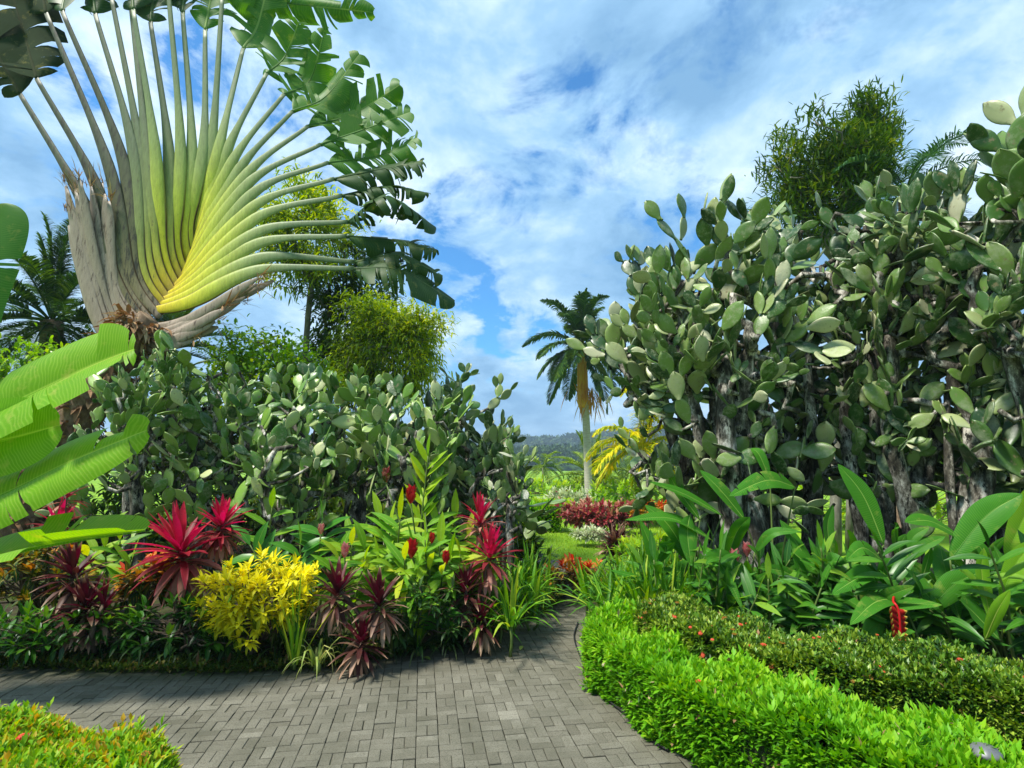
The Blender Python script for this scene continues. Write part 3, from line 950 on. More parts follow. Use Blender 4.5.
# ------------------------------------------------------------------ prickly pear cacti
PMB = []
def pad_mesh(k):
    r = np.random.default_rng(100 + k)
    K, M = 9, 12
    tt = np.linspace(0, 1, K)
    wmax = r.uniform(.235, .31)
    wid = wmax * np.clip(np.sin(np.pi * tt ** r.uniform(.95, 1.25)) ** .62, 0.0, 1); wid[0] = .07; wid[-1] = .02
    th = .042 * np.clip(np.sin(np.pi * np.clip(tt * .96 + .03, 0, 1)) ** .5, .2, 1); th[0] = .05; th[-1] = .01
    bend = r.uniform(-.14, .14); tw = r.uniform(-.25, .25); wav = r.uniform(-.03, .03)
    V = []; A = []
    for i, t in enumerate(tt):
        for j in range(M):
            a = j / M * 2 * np.pi
            x = wid[i] * math.cos(a); y = th[i] * math.sin(a) + bend * t * t + wav * math.cos(3 * a) * t
            c, s = math.cos(tw * t), math.sin(tw * t)
            V.append((x * c - y * s, x * s + y * c, t)); A.append((.5, t, math.cos(a)))
    V.append((0, bend, 1.0)); A.append((.5, 1, 0))
    q = []; tr = []
    for i in range(K - 1):
        for j in range(M):
            j2 = (j + 1) % M
            q.append((i * M + j, i * M + j2, (i + 1) * M + j2, (i + 1) * M + j))
    for j in range(M):
        tr.append(((K - 1) * M + j, (K - 1) * M + (j + 1) % M, K * M))
    mb = MB(); mb.add(V, quads=q, tris=tr, a=A)
    return mb
PADS = {}
for look in ('pad_grey', 'pad_green'):
    PADS[look] = []
    for k in range(6):
        pm_ = pad_mesh(k); PMB.append(pm_)
        o = pm_.build('pad', MT[look])
        PADS[look].append(o.data)
        bpy.data.objects.remove(o)

def cactus(label, bx, d, cpx, cpy, rx, ry, ntips, L, look, group, stems=3, maxpads=330, leanto=None, rz=None, zmin=.5, r_tip=.017):
    cpy += 26 if group == GR else 20
    base = at(bx, 560, d); base[2] = .1
    t = thing('prickly_pear_cactus', label, 'cactus', base, group)
    c = at(cpx, cpy, d); k = d / FPX; L = L * (.78 if group == GR else .78); ntips = int(ntips * 1.3)
    rad = np.array([rx * k, (rz if rz else rx * .8) * k, ry * k])
    tg = in_ell(c, rad, ntips, .35, zmin)
    # a few lower shoots along the stems
    nlow = 30 if group == GR else 12
    low = np.column_stack([U(min(base[0], c[0] - rad[0] * .7), max(base[0], c[0] + rad[0] * .7), nlow), c[1] + U(-.9, .2, nlow) * rad[1], U(1.15 if group == GR else .7, max(1.5 if group == GR else 1.0, c[2] - rad[2] * .4), nlow)])
    tg = np.vstack([tg, low])
    mb = MB()
    nst = stems
    tops = []
    for k_ in range(nst):
        ph = U(0, 6.28) if k_ else 0
        q = c + np.array([math.cos(ph) * rad[0] * .5, math.sin(ph) * rad[1] * .5, 0]) * (nst > 1)
        tops.append(q)
    tops = np.array(tops)
    own = np.argmin(np.linalg.norm(tg[:, None, :2] - tops[None, :, :2], axis=2), axis=1)
    nodes = []
    for k_ in range(nst):
        mine = tg[own == k_]
        if not len(mine):
            continue
        b0 = base + np.array([U(-.16, .16), U(-.14, .14), -.05]) * (k_ > 0)
        top = np.array([b0[0] * .45 + tops[k_][0] * .55, b0[1] * .5 + tops[k_][1] * .5, max(c[2] - rad[2] * U(.35, .8), .9)])
        tr = bez([b0, b0 * .7 + top * .3 + rng.normal(size=3) * [.08, .06, 0], b0 * .35 + top * .65 + rng.normal(size=3) * [.1, .08, 0], top], max(5, int(top[2] / .22)))
        pos, par, rr, chains, tips = grow(tr, mine, r_tip=r_tip, r_exp=.50, step=.2, lift=.45, wob=.05)
        rr *= np.clip(1 + rng.normal(size=len(rr)) * .13, .75, 1.35)
        skel_mesh(mb, pos, rr, chains, 9, flare=.3)
        nodes.append((pos, par, tips, len(tr)))
    mb.build('trunk', MT['cactus_bark'], t)
    pads = []
    def put(p, ax, nr, l, depth):
        if len(pads) >= maxpads:
            return
        pads.append((p, ax, nr, l))
        if depth <= 0:
            return
        X = np.cross(nr, ax)
        for a in rng.permutation([-.85, -.1, .75])[:rng.choice([1, 2, 2, 3])]:
            a = a + rng.normal() * .15
            rim = p + ax * l * (.52 + .42 * math.cos(a)) + X * l * .25 * math.sin(a)
            ax2 = nrm(ax * math.cos(a * .9) + X * math.sin(a * .9) + np.array([0, 0, .25]) + rng.normal(size=3) * .22)
            n2 = nrm(nr + rng.normal(size=3) * .55); n2 = nrm(n2 - ax2 * (n2 @ ax2))
            put(rim, ax2, n2, l * U(.75, 1.0), depth - 1)
    jobs = [(n_, i) for n_ in range(len(nodes)) for i in nodes[n_][2]]
    for ji in rng.permutation(len(jobs)):
        pos, par, tips, nt_ = nodes[jobs[ji][0]]
        tip = jobs[ji][1]
        p = pos[tip]; dr = nrm(pos[tip] - pos[par[tip]])
        ax = nrm(dr * .6 + [0, 0, .45] + rng.normal(size=3) * .42)
        nr = nrm(np.array([rng.normal() * .75, -1 + rng.normal() * .8, .25 + rng.normal() * .5])); nr = nrm(nr - ax * (nr @ ax))
        put(p - ax * L * .05, ax, nr, L * U(.6, 1.3), rng.choice([1, 1, 2, 2]))
    # some pads sit straight on the older limbs
    for pos, par, tips, nt_ in nodes:
        for i in rng.permutation(np.arange(nt_ // 2, len(pos)))[:int(40 / len(nodes))]:
            ax = nrm(rdirs(1)[0] + [0, 0, .4]); nr = rdirs(1)[0]; nr = nrm(nr - ax * (nr @ ax))
            put(pos[i], ax, nr, L * U(.5, 1.05), rng.choice([0, 0, 1]))
    off = np.array(t.location)
    pads.sort(key=lambda p_: p_[0][1] + .12 * rng.normal())
    rest = MB(); proto = None
    for n_, (p, ax, nr, l) in enumerate(pads):
        X = nrm(np.cross(nr, ax))
        if n_ >= 100:                      # past a hundred: the hindmost pads share one mesh
            src = PMB[rng.integers(6)]
            v = np.concatenate(src.v) * l
            rest.add(p + v[:, :1] * X + v[:, 1:2] * nr + v[:, 2:] * ax, quads=src.q[0], tris=src.t[0], a=np.concatenate(src.a) * [0, 1, 1] + [rng.random(), 0, 0])
            continue
        o = bpy.data.objects.new('pad', PADS[look][rng.integers(6)])
        COL.objects.link(o); o.parent = t
        M_ = Matrix(((X[0] * l, nr[0] * l, ax[0] * l, p[0] - off[0]), (X[1] * l, nr[1] * l, ax[1] * l, p[1] - off[1]), (X[2] * l, nr[2] * l, ax[2] * l, p[2] - off[2]), (0, 0, 0, 1)))
        o.matrix_local = M_
    if rest.n:
        rest.build('pads', MT[look + '_mass'], t, kind='stuff')
    return t

GL, GR = 'prickly pears of the left thicket', 'prickly pears of the right thicket'
cactus('low prickly pear beside the leaning trunk of the fan palm', 135, 6.9, 140, 400, 48, 56, 42, .30, 'pad_green', GL)
cactus('pale stemmed prickly pear behind the big red cordyline', 205, 7.2, 212, 410, 62, 66, 46, .31, 'pad_green', GL)
cactus('dense prickly pear behind the yellow croton', 275, 6.9, 285, 432, 58, 68, 46, .32, 'pad_green', GL)
cactus('prickly pear under the round lime green tree crown', 345, 7.3, 352, 424, 58, 70, 46, .31, 'pad_green', GL)
cactus('prickly pear behind the tall lime ginger shoot', 410, 6.9, 412, 440, 52, 60, 46, .30, 'pad_green', GL)
cactus('tallest prickly pear of the left thicket with stacked pads on top', 455, 7.3, 458, 430, 42, 68, 46, .30, 'pad_grey', GL)
cactus('prickly pear with thin upright branches at the open end of the left thicket', 490, 7.0, 494, 468, 30, 56, 36, .27, 'pad_grey', GL)
cactus('drooping low prickly pear behind the pair of scarlet cordylines', 498, 6.2, 505, 470, 26, 30, 20, .25, 'pad_grey', GL, zmin=.35, maxpads=50)

cactus('prickly pear leaning towards the royal palm', 700, 6.7, 650, 322, 44, 84, 48, .36, 'pad_grey', GR)
cactus('prickly pear with a column of pads against the open sky', 715, 6.2, 692, 312, 44, 88, 48, .37, 'pad_grey', GR)
cactus('stout trunked prickly pear over the pink ginger buds', 748, 6.0, 745, 298, 56, 100, 54, .38, 'pad_grey', GR, r_tip=.027)
cactus('prickly pear under the dark feathery tree top', 800, 6.6, 800, 280, 56, 106, 54, .39, 'pad_grey', GR)
cactus('tall prickly pear under the grey palm fronds', 858, 6.2, 860, 268, 56, 98, 50, .39, 'pad_grey', GR, r_tip=.020)
cactus('prickly pear with a lichen spotted trunk above the hanging red flower', 915, 6.0, 925, 262, 54, 94, 50, .39, 'pad_grey', GR, r_tip=.020)
cactus('forked prickly pear above the broad glowing leaves', 962, 5.6, 972, 290, 52, 100, 48, .38, 'pad_grey', GR, r_tip=.020)
cactus('nearest prickly pear with large pads at the edge of the photo', 1040, 5.0, 1020, 255, 60, 118, 54, .42, 'pad_grey', GR, r_tip=.020)
cactus('bushy low prickly pear between two thick trunks', 870, 7.2, 872, 395, 64, 60, 44, .36, 'pad_grey', GR)
cactus('low prickly pear behind the stout leaning trunk', 770, 7.3, 758, 405, 60, 54, 44, .34, 'pad_grey', GR)
cactus('low prickly pear right of the forked cactus', 990, 6.6, 985, 400, 45, 60, 36, .34, 'pad_grey', GR)
# ------------------------------------------------------------------ plant builders
def gpt(px, d, z=.1):
    p = at(px, 570, d); p[2] = z
    return p

def stem_to(mb, a, b, r0=.016, r1=.01, sag=.06, n=8):
    m = (a + b) / 2 + rng.normal(size=3) * sag * np.array([1, 1, .2])
    tube(mb, bez([a, m, b], n), np.linspace(r0, r1, n), 6, rnd=rng.random())

def rosette(mb, c, R, n, Wd, el0=80, el1=-45, stemlen=.3, droop=(.1, .7), axis=(0, 0, 1), prof='lance', fold=.35, seg=4, lf=(.55, 1.0), spread=1.0, noise_=.12, flip=False):
    """leaves spiralling down a stem end: youngest upright at the top, oldest hanging"""
    ax = nrm(np.asarray(axis, float)); X = nrm(np.cross(ax, [.3, 1, .1])); Y = np.cross(ax, X)
    k = np.arange(n) / max(n - 1, 1)
    az = np.arange(n) * 2.39996 + U(0, 6)
    el = np.radians(el0 + (el1 - el0) * k ** .85 + rng.normal(size=n) * 8)
    D = np.cos(el)[:, None] * (np.cos(az)[:, None] * X + np.sin(az)[:, None] * Y) * spread + np.sin(el)[:, None] * ax
    P = c - ax * (k * stemlen)[:, None] + D * .01
    L = R * (lf[0] + (lf[1] - lf[0]) * np.sin(np.pi * np.clip(k * .8 + .2, 0, 1)) ** .7) * U(.85, 1.12, n)
    rnd = np.clip(k + rng.normal(size=n) * noise_, 0, 1)
    leaves(mb, P, D, L, Wd * U(.8, 1.2, n), droop=droop[0] + (droop[1] - droop[0]) * k, fold=fold, prof=prof, n=seg, rnd=rnd)

def cordyline(label, heads, base, mat, cat='plant', group=None, wid=.062, n=60, el0=84, el1=-62, axis=None):
    b = gpt(*base)
    t = thing('cordyline', label, cat, b, group)
    for (px, py, d, R) in heads:
        c = at(px, py, d)
        mb = MB(); stem_to(mb, b + rng.normal(size=3) * [.04, .04, 0], c + [0, 0, .02], .022, .014)
        st = mb.build('stem', MT['stem_brown'], t)
        mb = MB()
        rosette(mb, c, R, n, wid * R / .4, el0, el1, R * .6, (.05, .9), axis=(rng.normal() * .15, -.18, 1))
        mb.build('rosette', MT[mat], t)
    return t

def croton(label, c, rad, base, mat, n=60, leafL=.13, leafW=.035, per=13, cat='shrub', zlow=-.5, group=None, name='croton_bush', prof='leaf', bias=None, inner=.55):
    b = gpt(*base)
    t = thing(name, label, cat, b, group)
    rad = np.asarray(rad, float)
    d = rdirs(n * 3); d = d[d[:, 2] > zlow][:n]; n = len(d)
    lob = 1 + .24 * np.sin(d[:, 0] * 5 + c[0] * 7) * np.cos(d[:, 2] * 4 + c[1]) + rng.normal(size=n) * .07
    P = c + d * rad * (U(inner, 1.0, n) ** .6 * lob)[:, None]
    P[:, 2] = np.maximum(P[:, 2], .12)
    mbs = MB()
    fork = [b + (c - b) * f + rng.normal(size=3) * rad * .15 for f in (.45, .6, .8)]
    for p in P[:min(n, 60)]:
        f = fork[rng.integers(3)]
        stem_to(mbs, f, p, .008, .004, .03, 5)
    for f in fork:
        stem_to(mbs, b + rng.normal(size=3) * [.05, .05, 0], f, .016, .01, .04, 6)
    mbs.build('stems', MT['stem_brown'], t)
    mb = MB()
    od = nrm(d + [0, 0, .7] + rng.normal(size=(n, 3)) * .2)
    m = n * per
    o = np.repeat(od, per, 0); pp = np.repeat(P, per, 0)
    rr = rdirs(m); rr = nrm(rr - o * (rr * o).sum(1)[:, None])
    el = np.tile(np.linspace(1.25, -.35, per), n) + rng.normal(size=m) * .15
    D = o * np.sin(el)[:, None] + rr * np.cos(el)[:, None]
    pp = pp - o * (np.tile(np.linspace(0, 1, per), n) * leafL * .7)[:, None]
    kk = np.tile(np.linspace(1, 0, per), n)
    rnd = np.clip(kk * .55 + np.repeat(rng.normal(.25, .16, n), per) + rng.normal(size=m) * .1, 0, 1)
    if bias is not None:
        rnd = np.clip(rnd + bias(pp, c, rad), 0, 1)
    leaves(mb, pp, D, leafL * U(.65, 1.15, m), leafW * U(.8, 1.2, m), droop=U(.1, .7, m), fold=.3, prof=prof, n=3, rnd=rnd)
    mb.build('foliage', MT[mat], t)
    return t

def ginger_stem(mbl, mbs, a, b, n=12, L=.32, Wd=.07, curve=(0, 0, 0), start=.25, plane=None, droop=.4, ang=.95, tone=0.0):
    m = (a + b) / 2 + np.asarray(curve, float)
    pts = bez([a, m, b], 24); T = nrm(np.gradient(pts, axis=0))
    tube(mbs, pts, np.linspace(.012, .006, 24), 6, rnd=rng.random())
    u = np.linspace(start, 1.0, n); idx = (u * 23).astype(int)
    pl = nrm(rng.normal(size=3) * [1, .6, .1]) if plane is None else nrm(np.asarray(plane, float))
    P = pts[idx]; t = T[idx]
    S = nrm(pl - t * (t @ pl)[:, None])
    sg = np.where(np.arange(n) % 2 == 0, 1, -1)[:, None]
    D = nrm(S * sg * math.sin(ang) + t * math.cos(ang) + rng.normal(size=(n, 3)) * .10)
    D[-1] = t[-1]
    prof = np.interp(u, [start, start + .25, .9, 1], [.7, 1, .95, .75])
    leaves(mbl, P, D, L * prof * U(.9, 1.1, n), Wd * U(.9, 1.1, n), droop=U(droop * .4, droop * 1.4, n), fold=.22, prof='leaf', n=5, roll=-.65 * np.sign(D[:, 0]), rnd=np.clip(rng.normal(.5, .2, n) + u * .2 + tone, 0, 1))

def ginger(label, stems, mat, base, flowers=(), group=None, cat='plant', name='ginger_plant', **kw):
    """stems: (px, py, depth) of every shoot's end"""
    b = gpt(*base)
    t = thing(name, label, cat, b, group)
    mbl, mbs = MB(), MB()
    for s in stems:
        e = at(*s[:3]); a = b + rng.normal(size=3) * [.14, .12, 0]
        a[0] = a[0] * .5 + e[0] * .5
        ginger_stem(mbl, mbs, a, e, curve=rng.normal(size=3) * [.05, .05, .02], plane=s[3] if len(s) > 3 else None, **kw)
    mbs.build('stems', MT['stem_green'], t)
    mbl.build('foliage', MT[mat], t)
    for px, py, d, look, sz in flowers:
        c = at(px, py, d)
        mb = MB(); stem_to(mb, b + [0, 0, .1], c - [0, 0, sz * .3], .009, .007, .03)
        f = mb.build('flower_stalk', MT['stem_green'], t)
        mb = MB(); n = 34
        k = np.arange(n) / n; az = np.arange(n) * 2.4
        el = np.radians(75 - 25 * k)
        D = np.stack([np.cos(az) * np.cos(el), np.sin(az) * np.cos(el), np.sin(el)], -1)
        r_ = sz * .36 * np.sin(np.pi * np.clip(.25 + k * .7, 0, 1))
        P = c + np.stack([np.cos(az) * r_ * .5, np.sin(az) * r_ * .5, sz * (.36 - k * .75)], -1)
        leaves(mb, P, D, sz * .5 * U(.8, 1.1, n), sz * .32, droop=-.25, fold=.7, prof='leaf', n=3)
        mb.build('flower', MT[look], f)
    return t

def straps(mb, c, n, L, Wd, el=(35, 85), droop=(.3, 1.2), spread=.06, prof='strap'):
    az = U(0, 6.28, n); e = np.radians(U(el[0], el[1], n))
    D = np.stack([np.cos(az) * np.cos(e), np.sin(az) * np.cos(e), np.sin(e)], -1)
    P = c + np.stack([np.cos(az), np.sin(az), np.zeros(n)], -1) * U(0, spread, n)[:, None]
    leaves(mb, P, D, L * U(.6, 1.1, n), Wd * U(.8, 1.2, n), droop=U(droop[0], droop[1], n), fold=.35, prof=prof, n=5)

def strap_clump(label, base, mat, n=40, L=.5, Wd=.025, group=None, name='strap_leaf_plant', heads=1, hspread=.15, cat='plant', h=0, **kw):
    b = gpt(*base)
    t = thing(name, label, cat, b, group)
    mb = MB(); mbs = MB()
    for k in range(heads):
        c = b + (rng.normal(size=3) * [hspread, hspread, 0] if k else 0)
        c2 = c + [0, 0, h * U(.5, 1.1)]
        stem_to(mbs, c - [0, 0, .05], c2 + [0, 0, .03], .014, .012, .02, 4)
        straps(mb, c2, n // heads, L, Wd, **kw)
    mbs.build('stems', MT['stem_green'], t)
    mb.build('foliage', MT[mat], t)
    return t

# ------------------------------------------------------------------ left bed
def py_bias(k):
    return lambda p, c, r: k * np.clip((p[:, 2] - c[2]) / r[2], -1, 1)

cordyline('large red cordyline with a hot pink heart, left of the yellow croton', [(178, 547, 4.9, .41), (222, 524, 5.1, .27)], (185, 5.1), 'cordy_red', n=76, wid=.07)
cordyline('dark purple cordyline with drooping leaves at the left end of the bed', [(72, 572, 4.8, .30), (84, 604, 4.7, .30)], (78, 4.9), 'cordy_purple', n=64)
cordyline('smaller bronze cordyline right of the dark purple cordyline', [(104, 606, 4.7, .25)], (104, 4.8), 'cordy_purple', n=30)
cordyline('crimson cordyline half hidden behind the lowest banana leaf', [(66, 494, 5.7, .24), (58, 524, 5.6, .28)], (62, 5.7), 'cordy_red', n=36)
cordyline('maroon cordyline with pale hanging tips right of the yellow croton', [(338, 590, 4.7, .27), (378, 600, 4.6, .27), (362, 640, 4.5, .24)], (360, 4.8), 'cordy_purple', n=56)
cordyline('upper scarlet cordyline at the end of the left bed', [(480, 518, 5.3, .26)], (480, 5.5), 'cordy_red', n=44, el1=0)
cordyline('lower scarlet cordyline with dark hanging leaves above the paving edge', [(490, 554, 5.1, .29)], (486, 5.2), 'cordy_red', n=66)
cordyline('dark cordyline in the shade under the lower scarlet cordyline', [(466, 588, 5.0, .28), (480, 620, 4.9, .22)], (465, 5.1), 'cordy_purple', n=50)

croton('bright yellow croton bush standing at the front of the bed', at(258, 602, 4.75), (.48, .40, .35), (262, 4.8), 'croton_yellow', 175, .10, .032, 13, zlow=-.55, bias=lambda p, c, r: .34 * np.clip((p[:, 2] - c[2]) / r[2], -1, 1) - .06)
croton('green and orange croton at the far left of the bed', at(32, 578, 5.1), (.42, .35, .34), (34, 5.2), 'croton_orange', 60, .13, .045, 12, bias=lambda p, c, r: .12 * (rng.random(len(p)) > .8) - .22)
croton('small orange and yellow croton beside the large red cordyline', at(146, 582, 5.0), (.24, .22, .24), (146, 5.1), 'croton_orange', 34, .12, .05, 11, bias=py_bias(.25))
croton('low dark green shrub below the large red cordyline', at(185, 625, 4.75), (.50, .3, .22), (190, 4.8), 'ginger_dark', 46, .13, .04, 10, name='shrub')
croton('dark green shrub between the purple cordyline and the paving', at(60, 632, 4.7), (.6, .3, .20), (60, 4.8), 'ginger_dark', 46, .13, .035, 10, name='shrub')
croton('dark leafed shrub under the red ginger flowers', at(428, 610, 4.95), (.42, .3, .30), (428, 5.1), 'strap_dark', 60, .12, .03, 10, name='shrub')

ginger('light green shoots behind the purple cordyline', [(105, 548, 5.5), (120, 540, 5.5), (88, 556, 5.4), (132, 560, 5.4), (112, 530, 5.6)], 'ginger', (112, 5.6), L=.30, Wd=.07, n=10)
ginger('fresh lime ginger shoot in front of the pale cactus stems', [(272, 508, 5.6, (1, .1, .2))], 'ginger', (285, 5.7), L=.32, Wd=.08, n=8, start=.45)
ginger('dark green ginger with paired ribbed leaves behind the yellow croton', [(322, 522, 5.4, (1, 0, 0)), (300, 545, 5.3, (1, .2, 0)), (250, 545, 5.5)], 'heliconia', (318, 5.5), [(321, 531, 5.3, 'petal_pink', .09)], L=.36, Wd=.10, n=14, start=.35)
ginger('red ginger clump with scarlet flower cones in the middle of the bed', [(400, 520, 5.3), (425, 512, 5.5), (385, 545, 5.2), (455, 520, 5.6), (440, 545, 5.2), (412, 548, 5.1), (468, 540, 5.4), (395, 572, 5.0), (430, 570, 5.0), (450, 560, 5.1), (380, 520, 5.5), (365, 550, 5.3), (415, 530, 5.6), (405, 560, 4.95), (425, 540, 5.1), (442, 575, 4.95), (378, 565, 5.1), (460, 555, 5.15), (390, 530, 5.4), (436, 525, 5.5), (470, 560, 5.3), (350, 540, 5.5), (410, 580, 4.9)], 'ginger', (425, 5.4),
       [(411, 498, 5.2, 'petal_red', .15), (412, 552, 5.0, 'petal_red', .15), (386, 478, 5.6, 'croton_maroon', .14), (446, 560, 5.0, 'petal_red', .11), (432, 540, 5.2, 'petal_red', .09)], L=.40, Wd=.078, n=17, start=.2, ang=1.12, droop=.55, tone=-.02)
ginger('tall lime ginger shoot rising above the red flower cones', [(428, 456, 5.5, (1, 0, .1))], 'shrub_lime', (425, 5.6), L=.34, Wd=.075, n=13, start=.62, droop=.1, ang=.65)
ginger('pink budded ginger with yellow edged leaves above the maroon cordyline', [(342, 552, 4.95), (352, 545, 5.1), (365, 560, 5.0)], 'ginger', (345, 5.1), [(345, 553, 4.85, 'petal_pink', .11)], L=.28, Wd=.075, n=8, start=.5)
ginger('feathery dark green shoot below the red flower cones', [(415, 600, 4.75, (1, .1, .1)), (440, 608, 4.8, (1, -.1, 0))], 'heliconia', (425, 4.9), L=.20, Wd=.035, n=14, start=.3, name='leafy_shoot')
for px, d, lab in [(512, 5.6, 'large clump of arching green straps at the end of the left bed'), (500, 5.2, 'strap leaf clump in front of the lower scarlet cordyline'), (512, 6.1, 'farthest strap leaf clump of the left bed beside the bend of the path'), (512, 6.5, 'tall pale strap leaf clump behind the scarlet cordylines')]:
    strap_clump(lab, (px, d), 'strap', 130, .5, .03, GLS := 'strap leaf clumps at the end of the left bed', heads=7, hspread=.17, h=.16, droop=(.2, 1.0), el=(25, 85), prof='lance')
strap_clump('variegated strap plant spilling onto the paving below the yellow croton', (322, 4.5), 'strap_light', 24, .36, .016, heads=2, hspread=.05, el=(40, 85), droop=(.8, 2.0))
strap_clump('upright dark strap plant between the yellow croton and the maroon cordyline', (300, 4.65), 'strap', 30, .62, .022, heads=2, hspread=.06, el=(62, 88), droop=(.1, .5))
strap_clump('thin pale strap plant at the paving edge under the scarlet cordylines', (478, 4.95), 'strap_light', 14, .35, .02, el=(60, 88), droop=(.2, .8))
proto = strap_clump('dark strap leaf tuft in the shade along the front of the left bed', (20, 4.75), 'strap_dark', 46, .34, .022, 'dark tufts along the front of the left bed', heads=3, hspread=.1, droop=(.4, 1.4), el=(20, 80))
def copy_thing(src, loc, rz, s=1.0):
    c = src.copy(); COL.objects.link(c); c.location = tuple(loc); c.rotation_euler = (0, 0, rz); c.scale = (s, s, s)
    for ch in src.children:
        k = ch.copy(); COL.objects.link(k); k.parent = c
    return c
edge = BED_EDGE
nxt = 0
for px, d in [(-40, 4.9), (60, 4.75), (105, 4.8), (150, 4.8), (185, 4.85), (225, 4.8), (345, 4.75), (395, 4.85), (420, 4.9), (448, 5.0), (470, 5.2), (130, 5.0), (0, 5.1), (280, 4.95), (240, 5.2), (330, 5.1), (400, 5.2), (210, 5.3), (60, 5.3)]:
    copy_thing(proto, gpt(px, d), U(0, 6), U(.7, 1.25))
pr2 = None
for px, py in [(50, 657), (28, 654), (95, 660), (112, 655), (170, 662), (195, 662), (235, 662), (405, 645), (345, 660), (130, 664), (390, 652), (10, 655)]:
    b = onz(px, py, .05)
    if pr2 is None:
        pr2 = thing('seedling', 'small green seedling sprouting at the paving edge of the left bed', 'plant', b, 'seedlings along the paving edge')
        mb = MB(); stem_to(mb, b, b + [0, 0, .14], .005, .004, .01); mb.build('stem', MT['stem_green'], pr2)
        mb = MB(); rosette(mb, b + [0, 0, .14], .16, 6, .045, 70, 10, .08, (.2, .8), prof='leaf'); mb.build('foliage', MT['heliconia'], pr2)
    else:
        copy_thing(pr2, b, U(0, 6), U(.35, .75))

def edge_scatter(name, label, cat, line, off, n, L, Wd, mat, inward):
    """low creeping weeds and moss along an edge"""
    i = rng.integers(0, len(line) - 1, n); u = U(0, 1, n)[:, None]
    P = line[i] * (1 - u) + line[i + 1] * u
    T = nrm(line[i + 1] - line[i]); Nn = np.stack([-T[:, 1], T[:, 0], np.zeros(n)], -1) * inward
    cl = .5 + .5 * np.sin(P[:, :1] * 5.1) * np.sin(P[:, :1] * 2.3 + 1)
    P = P + Nn * (off[0] + (off[1] - off[0]) * rng.random((n, 1)) ** 1.3 - .03 * cl); P[:, 2] = .035 + rng.random(n) * .035
    D = nrm(rdirs(n) + [0, 0, .8])
    mb = MB(); leaves(mb, P, D, L * U(.5, 1.3, n), Wd * U(.6, 1.2, n), droop=U(.2, 1.2, n), n=2)
    o = mb.build(name, MT[mat], kind='stuff')
    return tag(o, label, cat)
edge_scatter('ground_cover', 'mossy weeds creeping over the paving edge of the left bed', 'weeds', BED_EDGE, (-.07, .40), 24000, .055, .022, 'moss_leaf', 1)
edge_scatter('leaf_litter', 'brown fallen leaves under the plants of the left bed', 'leaf litter', BED_EDGE, (-.03, 1.2), 700, .11, .03, 'dead_leaf', 1)
# a few single fallen leaves on the paving
pf = None
for px, py in [(56, 663), (423, 657), (520, 650)]:
    b = onz(px, py, .036)
    if pf is None:
        mb = MB(); leaves(mb, np.zeros((1, 3)), [[1, .2, .1]], .13, .05, droop=.15, fold=.3, n=4); pf = mb.build('fallen_leaf', MT['strap_light'])
        tag(pf, 'single pale fallen leaf lying on the paving', 'leaf', 'fallen leaves on the paving'); pf.location = tuple(b)
    else:
        c = pf.copy(); COL.objects.link(c); c.location = tuple(b); c.rotation_euler = (U(-.1, .1), U(-.1, .1), U(0, 6)); s = U(.5, 1); c.scale = (s, s, s)

